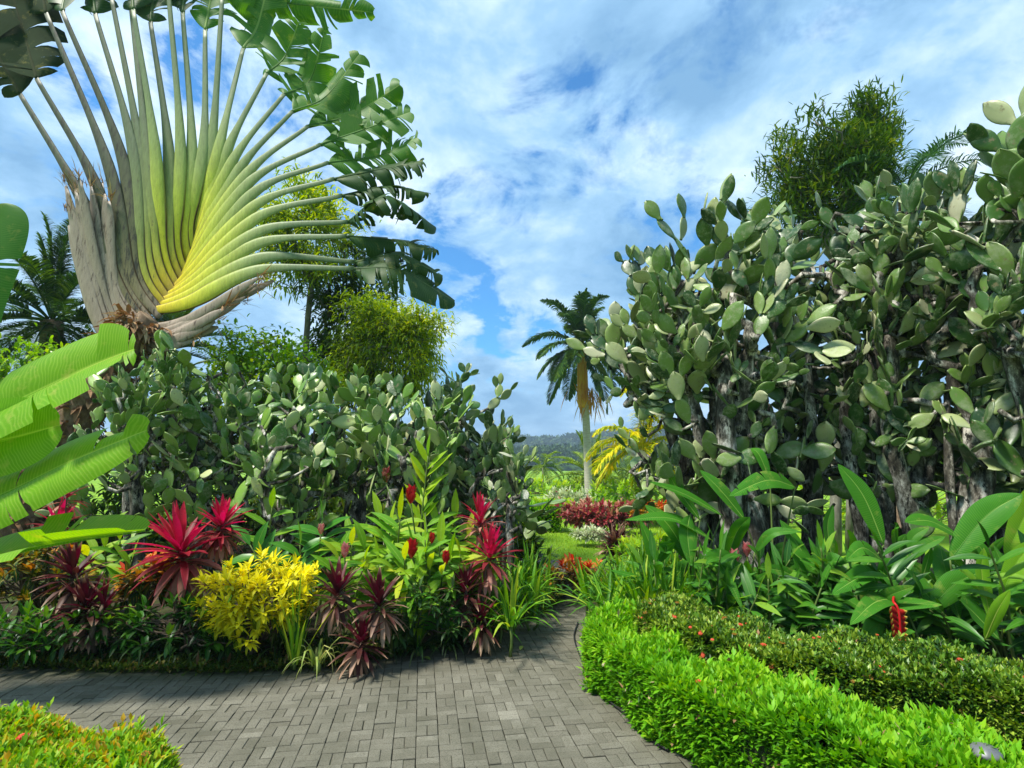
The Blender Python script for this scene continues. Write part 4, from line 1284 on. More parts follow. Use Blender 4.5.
# ------------------------------------------------------------------ clipped hedges
def hedge(name, label, line, width, height, n, leafL, leafW, mat, z0=.04, group=None, per=7, upright=.6, lump=.03, smooth_r=.5):
    b = line[len(line) // 2].copy(); b[2] = z0
    t = thing(name, label, 'hedge', b, group)
    T = nrm(np.gradient(line, axis=0)); Nn = np.stack([-T[:, 1], T[:, 0], np.zeros(len(T))], -1)
    mb = MB()
    prof = np.array([(-.42, 0), (-.42, .78), (-.3, .86), (.3, .86), (.42, .78), (.42, 0)])
    V = line[:, None, :] + Nn[:, None, :] * (prof[None, :, :1] * (width - .05)) + np.array([0, 0, 1.0]) * (prof[None, :, 1:] * height)
    V[:, :, 2] += z0
    V = V + rng.normal(size=V.shape) * .012
    K = len(line); i = np.arange(K - 1)[:, None] * 6; j = np.arange(5)[None, :]
    q = np.stack([i + j, i + j + 1, i + 7 + j, i + 6 + j], -1).reshape(-1, 4)
    mb.add(V, quads=np.vstack([q, [[0, 1, 4, 5], [1, 2, 3, 4], [(K - 1) * 6 + 5, (K - 1) * 6 + 4, (K - 1) * 6 + 1, (K - 1) * 6]]]))
    mb.build('branches', MT['hedge_wood'], t)
    # shoots over top, sides and both ends
    seglen = np.linalg.norm(np.diff(line, axis=0), axis=1); cum = np.concatenate([[0], np.cumsum(seglen)])
    s = U(-.06, cum[-1] + .06, n); sc_ = np.clip(s, 0, cum[-1])
    X = np.stack([np.interp(sc_, cum, line[:, c]) for c in range(3)], -1)
    Nx = nrm(np.stack([np.interp(sc_, cum, Nn[:, c]) for c in range(3)], -1))
    Tx = np.cross(Nx, [0, 0, 1.0])
    per_ = width + 2 * height * .85
    w = U(0, per_, n)
    side = np.where(w < height * .85, -1, np.where(w > width + height * .85, 1, 0))
    x = np.where(side == -1, -width / 2, np.where(side == 1, width / 2, w - height * .85 - width / 2))
    z = np.where(side == -1, w, np.where(side == 1, w - width - height * .85, height)) + 0
    z = np.where(side != 0, z * 1.05, z)
    # round the shoulders
    k = np.clip((np.abs(x) / (width / 2) - .7) / .3, 0, 1); z = np.where(side == 0, z - .05 * k ** 2, z)
    lum = (np.sin(sc_ * 5.3 + x * 7) * np.sin(sc_ * 2.1 + 3 * x + 1) + .6 * np.sin(sc_ * 11 + z * 9)) * lump
    depth = np.abs(rng.normal(size=n)) * .018 - lum - (rng.random(n) > .93) * U(0, .06, n)
    nrmv = Nx * side[:, None] + np.array([0, 0, 1.0]) * (side == 0)[:, None]
    sh = (side == 0) * k
    nrmv = nrm(nrmv + Nx * np.sign(x)[:, None] * sh[:, None] * .8)
    P = X + Nx * x[:, None] + np.array([0, 0, 1.0]) * (z + z0)[:, None] - nrmv * depth[:, None] + Tx * (s - sc_)[:, None]
    P[:, 2] = np.maximum(P[:, 2], z0 + .01)
    od = nrm(nrmv + np.array([0, 0, upright]) + rng.normal(size=(n, 3)) * .35)
    m = n * per
    o = np.repeat(od, per, 0); pp = np.repeat(P, per, 0)
    rr = rdirs(m); rr = nrm(rr - o * (rr * o).sum(1)[:, None])
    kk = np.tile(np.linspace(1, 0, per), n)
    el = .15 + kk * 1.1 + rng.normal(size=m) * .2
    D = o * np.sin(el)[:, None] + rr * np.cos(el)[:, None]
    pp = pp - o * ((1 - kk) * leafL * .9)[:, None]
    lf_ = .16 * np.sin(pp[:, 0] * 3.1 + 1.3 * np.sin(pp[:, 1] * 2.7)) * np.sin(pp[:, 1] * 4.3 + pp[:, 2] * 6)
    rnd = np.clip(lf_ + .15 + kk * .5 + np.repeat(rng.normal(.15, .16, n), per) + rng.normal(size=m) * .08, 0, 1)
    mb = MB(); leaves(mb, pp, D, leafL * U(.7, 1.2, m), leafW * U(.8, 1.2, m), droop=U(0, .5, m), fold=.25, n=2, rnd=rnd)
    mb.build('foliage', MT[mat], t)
    if n > 10000:                       # clipped twigs and a few dead leaves among the green
        k = rng.permutation(n)[:int(n * .035)]
        mb = MB(); leaves(mb, P[k], nrm(od[k] + rng.normal(size=(len(k), 3)) * .5), leafL * U(.7, 1.2, len(k)), leafW * U(.5, 1.1, len(k)), droop=.5, n=2)
        mb.build('dead_leaves', MT['dead_leaf'], t)
    return t, P, nrmv, side

def flower_mesh(mat, R=.035, n=60):
    mb = MB(); d = rdirs(n * 2); d = d[d[:, 2] > -.1][:n]; n = len(d)
    P = d * R * U(.7, 1, n)[:, None]
    T = rdirs(n); T = nrm(T - d * (T * d).sum(1)[:, None])
    for k in range(2):
        leaves(mb, P, T if k == 0 else np.cross(d, T), R * .45, R * .22, droop=.2, fold=.2, n=2)
        leaves(mb, P, -T if k == 0 else -np.cross(d, T), R * .45, R * .22, droop=.2, fold=.2, n=2)
    o = mb.build('flower_cluster', MT[mat]); me = o.data
    bpy.data.objects.remove(o)
    return me
FL = {k: flower_mesh(k) for k in ('petal_coral', 'petal_red', 'petal_white', 'petal_pink', 'croton_orange')}
def flowers_on(t, P, N, pick, mats, s=(.7, 1.3), name='flower_cluster'):
    for i in pick:
        o = bpy.data.objects.new(name, FL[mats[rng.integers(len(mats))]]); COL.objects.link(o); o.parent = t
        p = P[i] + N[i] * .03 - np.array(t.location)
        o.location = tuple(p); k = U(*s); o.scale = (k * U(.8, 1.3), k * U(.8, 1.3), k * .6)
        o.rotation_euler = Vector(nrm(N[i] + [0, -.2, .5])).to_track_quat('Z', 'Y').to_euler()

c1 = bez([onz(*p, .40) for p in [(622, 610), (636, 634), (676, 662), (744, 692), (832, 720), (938, 748), (1062, 780), (1230, 822)]], 60); c1[:, 2] = 0
h1, P1, N1, S1 = hedge('clipped_hedge', 'bright green clipped hedge along the edge of the brick path', c1, .50, .37, 20000, .060, .024, 'hedge_bright', per=7, upright=1.1, lump=.06)
top1 = np.where((S1 <= 0))[0]
sel = rng.permutation(top1)[:9]
flowers_on(h1, P1, N1, sel, ['petal_coral', 'petal_white', 'petal_white'], (.3, .5))
c2 = bez([onz(*p, .48) for p in [(650, 604), (684, 619), (738, 634), (812, 650), (900, 664), (1030, 684), (1180, 708)]], 60); c2[:, 2] = 0
h2, P2, N2, S2 = hedge('clipped_hedge', 'dark green ixora hedge dotted with coral flowers behind the bright hedge', c2, .62, .48, 21000, .040, .017, 'hedge_dark', per=7, upright=.5, lump=.045)
front = np.where((c2[np.argmin(np.abs(P2[:, :1] - c2[None, :, 0]), axis=1), 1] + .25 > P2[:, 1]) & (P2[:, 2] > .3))[0]
wgt = np.exp(-((P2[front, 0] - 1.15) / .7) ** 2) + .12
sel = rng.choice(front, 99, replace=False, p=wgt / wgt.sum())
flowers_on(h2, P2, N2, sel, ['petal_coral', 'petal_coral', 'petal_coral', 'croton_orange'], (.22, .48))
# corner hedge, bottom left
c3 = bez([onz(*p, .40) for p in [(-290, 770), (-150, 760), (-28, 757), (32, 772), (62, 800), (52, 860)]], 50); c3[:, 2] = 0
h3, P3, N3, S3 = hedge('clipped_hedge', 'low ixora hedge with yellowish tips and coral flowers in the near left corner', c3, .62, .42, 17000, .042, .017, 'hedge_ixora', per=7, upright=.8, lump=.04)
cand = np.where((P3[:, 2] > .36) & (P3[:, 1] > 1.8))[0]
seen = [i for i in cand if -1.9 < P3[i, 0] < -1.55]
flowers_on(h3, P3, N3, rng.permutation(cand)[:26], ['petal_coral', 'croton_orange', 'petal_coral'], (.35, .75))

# garden spotlight half sunk in the bright hedge
gl = at(985, 752, 2.42)
t = thing('garden_light', 'grey domed garden light half sunk in the bright clipped hedge', 'garden light', (gl[0], gl[1], .04))
mb = MB(); tube(mb, [[gl[0], gl[1], .04], [gl[0], gl[1], gl[2] - .02]], .02, 10); mb.build('post', MT['stem_brown'], t)
m_, nt = new_mat('grey_metal'); c_ = ramp(nt, [(.3, (.12, .125, .13)), (.7, (.2, .205, .21))], noise(nt, 30)); pr_ = out_leaf(nt, c_, .4, 0); pr_.inputs['Metallic'].default_value = .3
MT['grey_metal'] = m_
def disc(mb, c, rs, zs, ns=28):
    a = np.arange(ns) / ns * 6.2832
    V = [c + np.stack([r * np.cos(a), r * np.sin(a), np.full(ns, z)], -1) for r, z in zip(rs, zs)]
    K = len(V); i = np.arange(K - 1)[:, None] * ns; j = np.arange(ns)[None]; j2 = (j + 1) % ns
    mb.add(np.vstack(V), quads=np.stack([i + j, i + j2, i + ns + j2, i + ns + j], -1).reshape(-1, 4))
mb = MB(); disc(mb, gl, [.003, .02, .04, .055, .058, .055, .04, .003], [.03, .028, .02, .003, -.006, -.010, -.012, -.012]); mb.build('shade', MT['grey_metal'], t)
mb = MB(); disc(mb, gl, [.034, .042, .042, .034, .004], [-.0125, -.016, -.026, -.03, -.03]); mb.build('lens_ring', MT['stem_brown'], t)
# drip hose lying along the hedge
mb = MB(); tube(mb, bez([onz(*p, .045) for p in [(578, 622), (574, 636), (580, 656), (596, 688), (630, 718), (652, 740), (668, 750)]], 40), .006, 8)
m_, nt = new_mat('black_rubber'); out_leaf(nt, ramp(nt, [(0, (.012, .012, .012)), (1, (.025, .025, .025))], noise(nt, 20)), .5, 0); MT['black_rubber'] = m_
tag(mb.build('garden_hose', m_), 'thin black irrigation hose lying on the paving beside the hedge', 'hose')

# ------------------------------------------------------------------ right bed
for px, d, lab, n_ in [(640, 4.9, 'grassy strap clump at the narrow start of the right bed', 260), (655, 5.5, 'grassy strap clump behind the start of the dark ixora hedge', 260), (680, 4.9, 'grassy strap clump left of the arching ginger leaves', 110), (640, 6.4, 'tall pale strap clump right of the orange croton by the path', 260), (622, 5.6, 'small strap clump where the path narrows', 160), (672, 6.2, 'tall strap clump below the yellow palm', 120)]:
    strap_clump(lab, (px, d), 'strap', n_, .52, .032, 'grassy strap clumps at the start of the right bed', heads=8, hspread=.17, h=.2, droop=(.15, .9), el=(30, 86), prof='lance')

def paddles(label, base, lv, look, name='heliconia_plant', group=None, stem=None, tears=0):
    """broad leaves on long stalks: lv holds (px, py, d) of leaf foot and tip, half width, normal"""
    b = gpt(*base)
    t = thing(name, label, 'plant', b, group)
    for row in lv:
        f, e, hw, nn = row[:4]
        lk = row[4] if len(row) > 4 else look
        tr_ = row[5] if len(row) > 5 else tears
        f3, e3 = at(*f), at(*e)
        mb = MB(); a = b + rng.normal(size=3) * [.05, .05, 0]
        tube(mb, bez([a, a * .4 + f3 * .6 + [0, 0, .06], f3], 10), np.linspace(.012, .006, 10), 6)
        st = mb.build('leaf_stalk', MT['stem_green'], t)
        L = np.linalg.norm(e3 - f3)
        mid = (f3 + e3) / 2 + np.array([0, 0, .10 * L]) + rng.normal(size=3) * .02
        mb = MB()
        blade(mb, [f3, mid, e3], hw, nn, tears=tr_, tearvar=.25, droop=U(.15, .5), fold=.3, M=18, m=4, rib=.006, gap=.15, skew=.4,
              prof=lambda t: np.clip(np.sin(np.pi * np.clip(t, 0, 1) ** .8) ** .75, .01, 1))
        mb.build('leaf_blade', MT[lk], st)
    return t

def rand_paddles(px, d, n, pyt, L, hw, fan_=70):
    out = []
    for k in range(int(n * 1.7)):
        hw = U(.04, .075)
        a = math.radians(U(-fan_, fan_)); x0 = px + U(-22, 22); dd = d + U(-.25, .25)
        y0 = pyt + U(0, 75); l = L * U(.7, 1.15) * FPX / d
        tip = (x0 + math.sin(a) * l, y0 - math.cos(a) * l * U(.3, 1.0), dd + U(-.35, .1))
        out.append(((x0, y0, dd), tip, hw * U(.8, 1.2), (U(-.4, .4), -1, U(.3, 1.2))))
    return out

paddles('heliconia with a broad leaf arching left below the yellow palm', (690, 5.4), [((722, 515, 5.3), (650, 482, 5.1), .10, (0, -.6, 1)), ((712, 540, 5.2), (625, 520, 5.0), .085, (0, -.5, 1)), ((690, 560, 5.2), (645, 505, 5.3), .08, (.3, -1, .4)), ((690, 515, 5.2), (691, 566, 5.0), .09, (.1, -1, -.1)), ((700, 545, 5.0), (744, 612, 4.6), .055, (0, -.5, 1)), ((672, 600, 5.0), (610, 570, 4.9), .05, (0, -.5, 1)), ((700, 585, 4.9), (700, 625, 4.7), .07, (0, -1, .2)), ((735, 590, 4.9), (728, 640, 4.7), .06, (.3, -1, .2)), ((705, 620, 5.0), (708, 560, 5.1), .05, (.2, -1, .2)), ((660, 590, 5.3), (640, 520, 5.4), .07, (.3, -1, .4)), ((700, 520, 5.6), (668, 472, 5.6), .08, (.3, -1, .5))], 'helic_big')
paddles('broad pale leaf on a long stalk in front of the stout cactus trunk', (775, 5.3), [((795, 487, 5.2), (729, 496, 5.0), .10, (0, -.8, .6), 'helic_big', 3), ((770, 480, 5.4), (752, 448, 5.5), .07, (.3, -1, .3)), ((745, 520, 5.3), (700, 470, 5.4), .08, (.2, -1, .6))], 'helic_big')
ginger('arching ginger with pink buds in front of the stout cactus trunk', [(705, 560, 4.8, (0, .4, 1)), (790, 560, 4.8, (.1, .3, 1)), (725, 590, 4.7), (770, 590, 4.8), (800, 585, 4.9), (715, 545, 5.1), (760, 560, 5.2)], 'ginger_dark', (755, 5.1), [(735, 560, 4.9, 'petal_pink', .12), (747, 552, 5.0, 'petal_pink', .11)], L=.32, Wd=.065, n=14, start=.3)
paddles('upright heliconia with a long blade leaning over the ginger', (830, 5.0), [((884, 545, 4.9), (838, 464, 5.0), .085, (-.3, -1, .4)), ((832, 560, 4.9), (833, 505, 5.0), .07, (.3, -1, .1), 'helic_big'), ((820, 580, 4.9), (780, 520, 5.0), .08, (.3, -.9, .5)), ((850, 590, 4.8), (800, 560, 4.7), .075, (0, -.7, 1)), ((810, 600, 4.8), (870, 615, 4.5), .08, (0, -.6, 1)), ((840, 600, 4.8), (790, 635, 4.5), .075, (0, -.6, 1))] + rand_paddles(820, 5.0, 7, 560, .42, .07), 'helic_big')
paddles('heliconia with two torn pale leaves beside the hanging red flower', (880, 4.7), [((886, 573, 4.6), (832, 594, 4.35), .085, (0, -.7, .8), 'helic_big', 12), ((882, 560, 4.6), (846, 560, 4.4), .07, (0, -.8, .6), 'helic_big', 2), ((880, 568, 4.6), (902, 594, 4.4), .055, (.3, -1, .3), 'helic_big', 9), ((880, 612, 4.5), (942, 605, 4.2), .09, (0, -.6, 1)), ((905, 600, 4.5), (850, 625, 4.2), .08, (0, -.6, 1)), ((862, 640, 4.3), (885, 625, 4.5), .08, (.2, -1, .4))] + rand_paddles(890, 4.7, 6, 570, .42, .08), 'helic_big')
paddles('heliconia with the broadest leaves, pointing right, beside the forked cactus', (950, 4.6), [((950, 560, 4.5), (1022, 494, 4.4), .12, (-.2, -.9, .6)), ((965, 540, 4.6), (905, 522, 4.4), .09, (0, -.7, .9)), ((930, 610, 4.4), (985, 570, 4.4), .10, (0, -.9, .5)), ((960, 620, 4.4), (940, 545, 4.7), .12, (.3, -1, .3)), ((1000, 640, 4.2), (960, 600, 4.2), .09, (0, -.8, .8)), ((945, 615, 4.4), (905, 575, 4.5), .10, (.2, -.9, .6))] + rand_paddles(940, 4.7, 6, 575, .45, .09), 'helic_big')
paddles('glowing lime leafed heliconia at the right edge of the photo', (995, 4.4), [((992, 625, 4.2), (984, 548, 4.3), .075, (.2, -1, .2), 'helic_lime'), ((1000, 600, 4.2), (1040, 540, 4.2), .08, (-.2, -1, .4), 'helic_lime'), ((985, 640, 4.1), (1010, 590, 4.0), .055, (0, -1, .5), 'helic_lime'), ((990, 600, 4.3), (960, 570, 4.2), .08, (0, -.8, .8), 'helic_lime'), ((1000, 590, 4.3), (1060, 610, 4.0), .09, (0, -.7, .9)), ((1005, 560, 4.6), (1050, 480, 4.6), .12, (0, -1, .4), 'helic_lime')], 'helic_big')
for k, (px, d, n_, lab) in enumerate([(700, 5.9, 7, 'leafy heliconia in the shade behind the arching left leaf'), (770, 5.8, 8, 'leafy heliconia between the stout cactus trunk and its neighbour'), (850, 5.6, 9, 'leafy heliconia at the foot of the tall cactus under the palm fronds'), (910, 5.4, 8, 'leafy heliconia at the foot of the lichen spotted cactus'), (990, 5.2, 8, 'leafy heliconia behind the broadest leaves'), (670, 5.4, 6, 'leafy heliconia behind the grassy strap clumps'), (740, 5.0, 6, 'leafy heliconia just behind the ixora hedge under the pink buds')]):
    paddles(lab, (px, d), rand_paddles(px, d, n_, 550, .45, .08), 'helic_big', group='heliconias at the feet of the cacti')
for px, d, lab in [(690, 4.9, 'dark ginger clump just behind the start of the ixora hedge'), (800, 4.75, 'dark ginger clump behind the ixora hedge left of the torn pale leaves'), (860, 4.9, 'dark ginger clump between the torn pale leaves and the tall cactus'), (925, 4.6, 'dark ginger clump right of the hanging red flower'), (980, 4.7, 'dark ginger clump in front of the forked cactus'), (1035, 4.4, 'dark ginger clump at the right edge of the photo')]:
    ginger(lab, [(px + U(-50, 50), U(545, 615), d + U(-.3, .3)) for _ in range(9)], 'ginger_dark', (px, d), L=.32, Wd=.06, n=14, start=.25, ang=1.1, group='dark ginger clumps behind the ixora hedge')
# hanging red heliconia flower
fp = at(898, 612, 4.15)
t = thing('heliconia_flower', 'hanging red heliconia flower with yellow tipped bracts over the ixora hedge', 'flower', fp)
mb = MB(); bpt = gpt(890, 4.6)
tube(mb, bez([bpt, bpt * .5 + fp * .5 + [0, 0, .25], fp + [0, .04, .06], fp + [0, -.01, 0], fp - [0, 0, .24]], 24), .008, 8); mb.build('stem', MT['petal_red'], t)
m_, nt = new_mat('bract'); r_, t_, s_ = attr(nt)
out_leaf(nt, ramp(nt, [(0, (.42, .012, .012)), (.72, (.5, .02, .015)), (.84, (.7, .5, .06)), (1, (.75, .65, .12))], t_), .35, .1); MT['bract'] = m_
for k in range(12):
    sgn = 1 if k % 2 else -1
    mb = MB(); p = fp - [0, 0, .01 + k * .019]
    leaves(mb, [p], [[sgn * .9, -.15, .35]], .075 - .0015 * k, .055, droop=-.35, fold=1.0, n=6, prof='leaf', roll=sgn * 1.2)
    leaves(mb, [p + [0, .004, 0]], [[sgn * .9, -.15, .25]], .07 - .0015 * k, .05, droop=-.3, fold=.9, n=6, prof='leaf', roll=sgn * 1.5)
    mb.build('bract', MT['bract'], t)

# ------------------------------------------------------------------ palms and trees behind
def frond_mesh(mb, base, dirv, L, droop, nl=44, ll=.5, lw=.028, rach=.018, seg=3, vee=.5, hang=.5, ns=18, tip=.25):
    D = nrm(dirv); pts = [np.asarray(base, float)]
    for k in range(ns):
        d = nrm(D + np.array([0, 0, -droop * ((k + 1) / ns) * 1.7])); pts.append(pts[-1] + d * L / ns)
    pts = np.array(pts); T = nrm(np.gradient(pts, axis=0))
    tube(mb, pts, np.linspace(rach, rach * .2, ns + 1), 5, rnd=.6)
    u = np.linspace(.16, 1, nl); x = u * ns
    P = np.stack([np.interp(x, np.arange(ns + 1), pts[:, c]) for c in range(3)], -1)
    t = nrm(np.stack([np.interp(x, np.arange(ns + 1), T[:, c]) for c in range(3)], -1))
    S = np.cross(t, [0, 0, 1.0]); S = nrm(np.where(np.linalg.norm(S, axis=1, keepdims=True) < .05, [1, 0, 0], S))
    N_ = np.cross(S, t)
    for sg in (-1, 1):
        Dl = nrm(S * sg + t * (.45 + .5 * u[:, None]) + N_ * vee + rng.normal(size=(nl, 3)) * .10)
        leaves(mb, P, Dl, ll * np.interp(u, [.16, .35, .75, 1], [.55, 1, .85, tip]) * U(.85, 1.1, nl), lw, droop=hang * U(.5, 1.3, nl), fold=.3, prof='lance', n=seg)

def palm(label, base, top, L, nf, mat, trunk_r=(.2, .13), trunk='palm_trunk', el=(75, -25), droop=(.3, .8), name='palm_tree', shaft=None, group=None, stems=None, **kw):
    b = np.asarray(base, float); tp = np.asarray(top, float)
    t = thing(name, label, 'palm tree', b, group)
    if trunk_r:
        mb = MB(); n = 24
        pts = bez([b, (b + tp) / 2 + rng.normal(size=3) * [.05, .05, 0], tp], n)
        tube(mb, pts, np.interp(np.linspace(0, 1, n), [0, .08, .5, 1], [trunk_r[0] * 1.25, trunk_r[0], trunk_r[0] * .95, trunk_r[1]]), 14)
        mb.build('trunk', MT[trunk], t)
    if shaft:
        shaft(t, tp)
    for k in range(nf):
        f = k / max(nf - 1, 1); az = k * 2.39996 + U(-.2, .2)
        e = math.radians(el[0] + (el[1] - el[0]) * f + rng.normal() * 6)
        d = np.array([math.cos(az) * math.cos(e), math.sin(az) * math.cos(e), math.sin(e)])
        mb = MB(); frond_mesh(mb, tp + d * .1 - [0, 0, .25 * f * trunk_r[1] if trunk_r else 0], d, L * U(.85, 1.08), droop[0] + (droop[1] - droop[0]) * f, **kw)
        mb.build('frond', MT[mat], t)
    return t

# royal palm on the lawn
RD = 27.0
rb = at(589, 505, RD); rb[2] = -.4; rt = at(582, 350, RD)
def royal_shaft(t, tp):
    low = at(583, 408, RD); mb = MB()
    pts = bez([low, (low + tp) / 2, tp + [0, 0, .5]], 14); tube(mb, pts, np.interp(np.linspace(0, 1, 14), [0, .15, .7, 1], [.17, .28, .25, .11]), 14)
    mb.build('crownshaft', MT['crownshaft'], t)
    mb = MB(); n = 90
    P = low + rng.normal(size=(n, 3)) * [.32, .3, .2] + [.3, 0, .9] * np.array([1, 1, 1]); D = nrm(np.column_stack([U(-.4, .9, n), U(-.6, .6, n), U(-1.2, -.3, n)]))
    leaves(mb, P, D, U(.5, 1.9, n), U(.03, .09, n), droop=.6, n=3); mb.build('dead_sheath', MT['crownshaft'], t)
palm('tall royal palm with a pale trunk and orange crownshaft on the lawn', rb, rt, 3.1, 24, 'palm_green', (.19, .165), el=(84, -20), droop=(.4, 1.25), shaft=royal_shaft, nl=110, ll=.75, lw=.085, rach=.05, vee=.35, hang=.8)
# yellow palm
yb = gpt(648, 15, -.1)
palm('small golden yellow palm with arching fronds beyond the right bed', yb, at(643, 450, 15), 1.7, 20, 'palm_yellow', (.06, .05), el=(80, -5), droop=(.6, 1.25), nl=60, ll=.5, lw=.05, rach=.025, hang=1.1)
palm('round pale green palm standing behind the royal palm trunk', gpt(590, 34, -.7), at(592, 478, 34), 3.0, 30, 'palm_lime', (.2, .18), el=(85, -25), droop=(.3, .9), nl=44, ll=.6, lw=.07, rach=.05)
palm('distant little palm between the cactus and the royal palm', gpt(543, 46, -.9), at(543, 468, 46), 2.2, 14, 'palm_lime', (.12, .08), el=(60, -10), droop=(.6, 1.2), nl=34, ll=.6, lw=.09, rach=.04)
palm('low bushy palm in the distance right of the royal palm', gpt(622, 40, -.9), at(625, 488, 40), 2.4, 20, 'palm_lime', (.15, .12), el=(80, 0), droop=(.4, 1.0), nl=34, ll=.6, lw=.08, rach=.04)
# date palms left behind
palm('dark feathery date palm behind the fan palm trunk', gpt(48, 11.5, 0), at(52, 322, 11.5), 2.2, 48, 'palm_green', (.22, .2), 'fibre', el=(85, -40), droop=(.45, 1.2), nl=90, ll=.40, lw=.034, rach=.022, vee=.55)
palm('feathery palm half hidden behind the fan palm base', gpt(170, 13, 0), at(165, 352, 13), 2.0, 30, 'palm_green', (.2, .18), 'fibre', el=(80, -40), droop=(.4, 1.1), nl=80, ll=.42, lw=.03, rach=.022)
palm('arching grey green palm fronds above the right thicket', gpt(900, 9.5, 0), at(905, 195, 9.5), 1.7, 16, 'palm_blue', (.12, .1), 'fibre', el=(75, -10), droop=(.6, 1.2), nl=50, ll=.38, lw=.022, rach=.02, hang=.9)

def tree(label, base, trunk_px, c, rad, ntips, mat, spray=26, L=.22, Wd=.035, droop=(.4, 1.2), name='tree', bark='tree_bark', shell=.35, r_tip=.012, sprayR=.28, bias=None, up=.1, prof='lance', cat='tree', zmin=None):
    t = thing(name, label, cat, base)
    tg = in_ell(np.asarray(c, float), np.asarray(rad, float), ntips, shell, zmin)
    o_ = (tg - c) / rad
    tg = c + (tg - c) * (1 + .30 * np.sin(o_[:, :1] * 4.5 + c[0]) * np.cos(o_[:, 2:] * 4 + c[1] * 3) + rng.normal(size=(len(tg), 1)) * .10)
    pos, par, rr, chains, tips = grow(trunk_px, tg, r_tip=r_tip, r_exp=.46, step=.35, lift=.3, wob=.05)
    mb = MB(); skel_mesh(mb, pos, rr, chains, 8, flare=.3); mb.build('trunk', MT[bark], t)
    P = pos[tips]; n = len(P); m = n * spray
    od = nrm((P - c) / rad + [0, 0, up])
    pp = np.repeat(P, spray, 0) + rng.normal(size=(m, 3)) * sprayR * .5
    D = nrm(np.repeat(od, spray, 0) * .8 + rdirs(m) + [0, 0, .1])
    rnd = np.clip(np.repeat(rng.normal(.5, .2, n), spray) + rng.normal(size=m) * .15, 0, 1)
    if bias is not None:
        rnd = np.clip(rnd + bias(pp, c, rad), 0, 1)
    mb = MB(); leaves(mb, pp, D, L * U(.6, 1.2, m), Wd * U(.7, 1.2, m), droop=U(*droop, m), n=3, rnd=rnd, prof=prof)
    mb.build('crown', MT[mat], t)
    return t

TD = 12.0
def tp_(pts, d):
    a = [at(*p, d) for p in pts]; a[0][2] = 0
    return bez(a, 9)
tree('tall airy tree with yellow green leaves behind the fan palm', gpt(300, TD, 0), tp_([(303, 560), (303, 420), (307, 330), (312, 280)], TD), at(304, 240, TD), (1.15, 1.1, 1.35), 170, 'tree_lime', 40, .20, .042, bias=lambda p, c, r: .12 * (p[:, 0] - c[0]) / r[0], sprayR=.34, r_tip=.010)  # leaf colour brightens to the right, painting in the crown's lit side
tree('rounded lime green tree behind the left cactus thicket', gpt(378, 11.5, 0), tp_([(372, 560), (374, 450), (380, 400)], 11.5), at(390, 356, 11.5), (1.1, 1.1, 1.2), 300, 'tree_lime', 44, .19, .036, shell=.5, droop=(.8, 1.8), bias=lambda p, c, r: .25 * (p[:, 0] - c[0]) / r[0] - .05, sprayR=.3)  # lit right and darker left of the crown are painted into the leaf colour
tree('dense dark leaved tree between the airy tree and the rounded lime tree', gpt(345, 12.6, 0), tp_([(340, 560), (342, 450), (345, 380)], 12.6), at(352, 325, 12.6), (.95, .9, 1.7), 150, 'tree_dark', 44, .22, .05, sprayR=.3)
tree('yellow green shrub behind the dense prickly pear', gpt(268, 9.2, 0), tp_([(268, 560), (266, 450), (265, 400)], 9.2), at(268, 378, 9.2), (1.15, .9, .62), 150, 'shrub_lime', 44, .11, .05, name='shrub', cat='shrub', droop=(.3, 1.2), sprayR=.25)
tree('low bright shrub behind the pale stemmed cactus', gpt(190, 9.6, 0), tp_([(190, 560), (190, 470), (188, 430)], 9.6), at(200, 440, 9.6), (1.2, .9, .5), 80, 'tree_dark', 30, .2, .05, name='shrub', cat='shrub', droop=(.3, 1.2), sprayR=.25)
tree('bright green shrub at the far left behind the banana leaves', gpt(5, 9, 0), tp_([(5, 560), (5, 470), (8, 420)], 9.0), at(5, 385, 9.0), (1.1, .9, .75), 100, 'shrub_lime', 30, .14, .05, name='shrub', cat='shrub', bias=lambda p, c, r: -.15, sprayR=.25)
tree('dark evergreen tree with tufted shoots above the right thicket', gpt(835, 10.5, 0), tp_([(835, 560), (838, 380), (836, 260)], 10.5), at(826, 185, 10.5), (1.2, 1.1, 1.15), 230, 'tree_dark', 46, .2, .036, up=.8, droop=(-.2, .6), sprayR=.3, name='evergreen_tree')
tree('slender evergreen leader rising highest above the right thicket', gpt(856, 10.9, 0), tp_([(850, 560), (850, 380), (850, 220)], 10.9), at(870, 142, 10.9), (.42, .4, 1.05), 90, 'tree_dark', 44, .2, .036, up=1.0, droop=(-.2, .6), sprayR=.22, name='evergreen_tree')

# shrubs and hedges beyond the path
croton('orange and lime croton at the bend of the path', at(574, 577, 6.9), (.34, .3, .2), (572, 7.0), 'croton_orange', 60, .12, .04, 12, bias=py_bias(.35))
croton('red leaved croton mass right of the royal palm', at(600, 516, 13.5), (1.0, .7, .36), (600, 13.6), 'croton_maroon', 130, .2, .06, 12, bias=py_bias(.25))
croton('silvery ground shrub at the far edge of the lawn', at(590, 535, 11.6), (.35, .3, .12), (588, 11.7), 'silver', 70, .13, .03, 12, name='shrub', bias=lambda p, c, r: .2)
croton('dark red cordyline tuft right of the lawn', at(616, 548, 9.0), (.22, .2, .24), (616, 9.1), 'cordy_purple', 22, .26, .05, 12, name='cordyline')
croton('orange leaved croton below the yellow palm', at(648, 512, 12.6), (.42, .4, .26), (648, 12.7), 'croton_orange', 50, .18, .06, 12, bias=py_bias(.3))
croton('tiny red flowered shrub in the distance left of the royal palm', at(564, 507, 30), (.7, .5, .35), (564, 30), 'croton_maroon', 40, .3, .1, 10, bias=lambda p, c, r: .1)
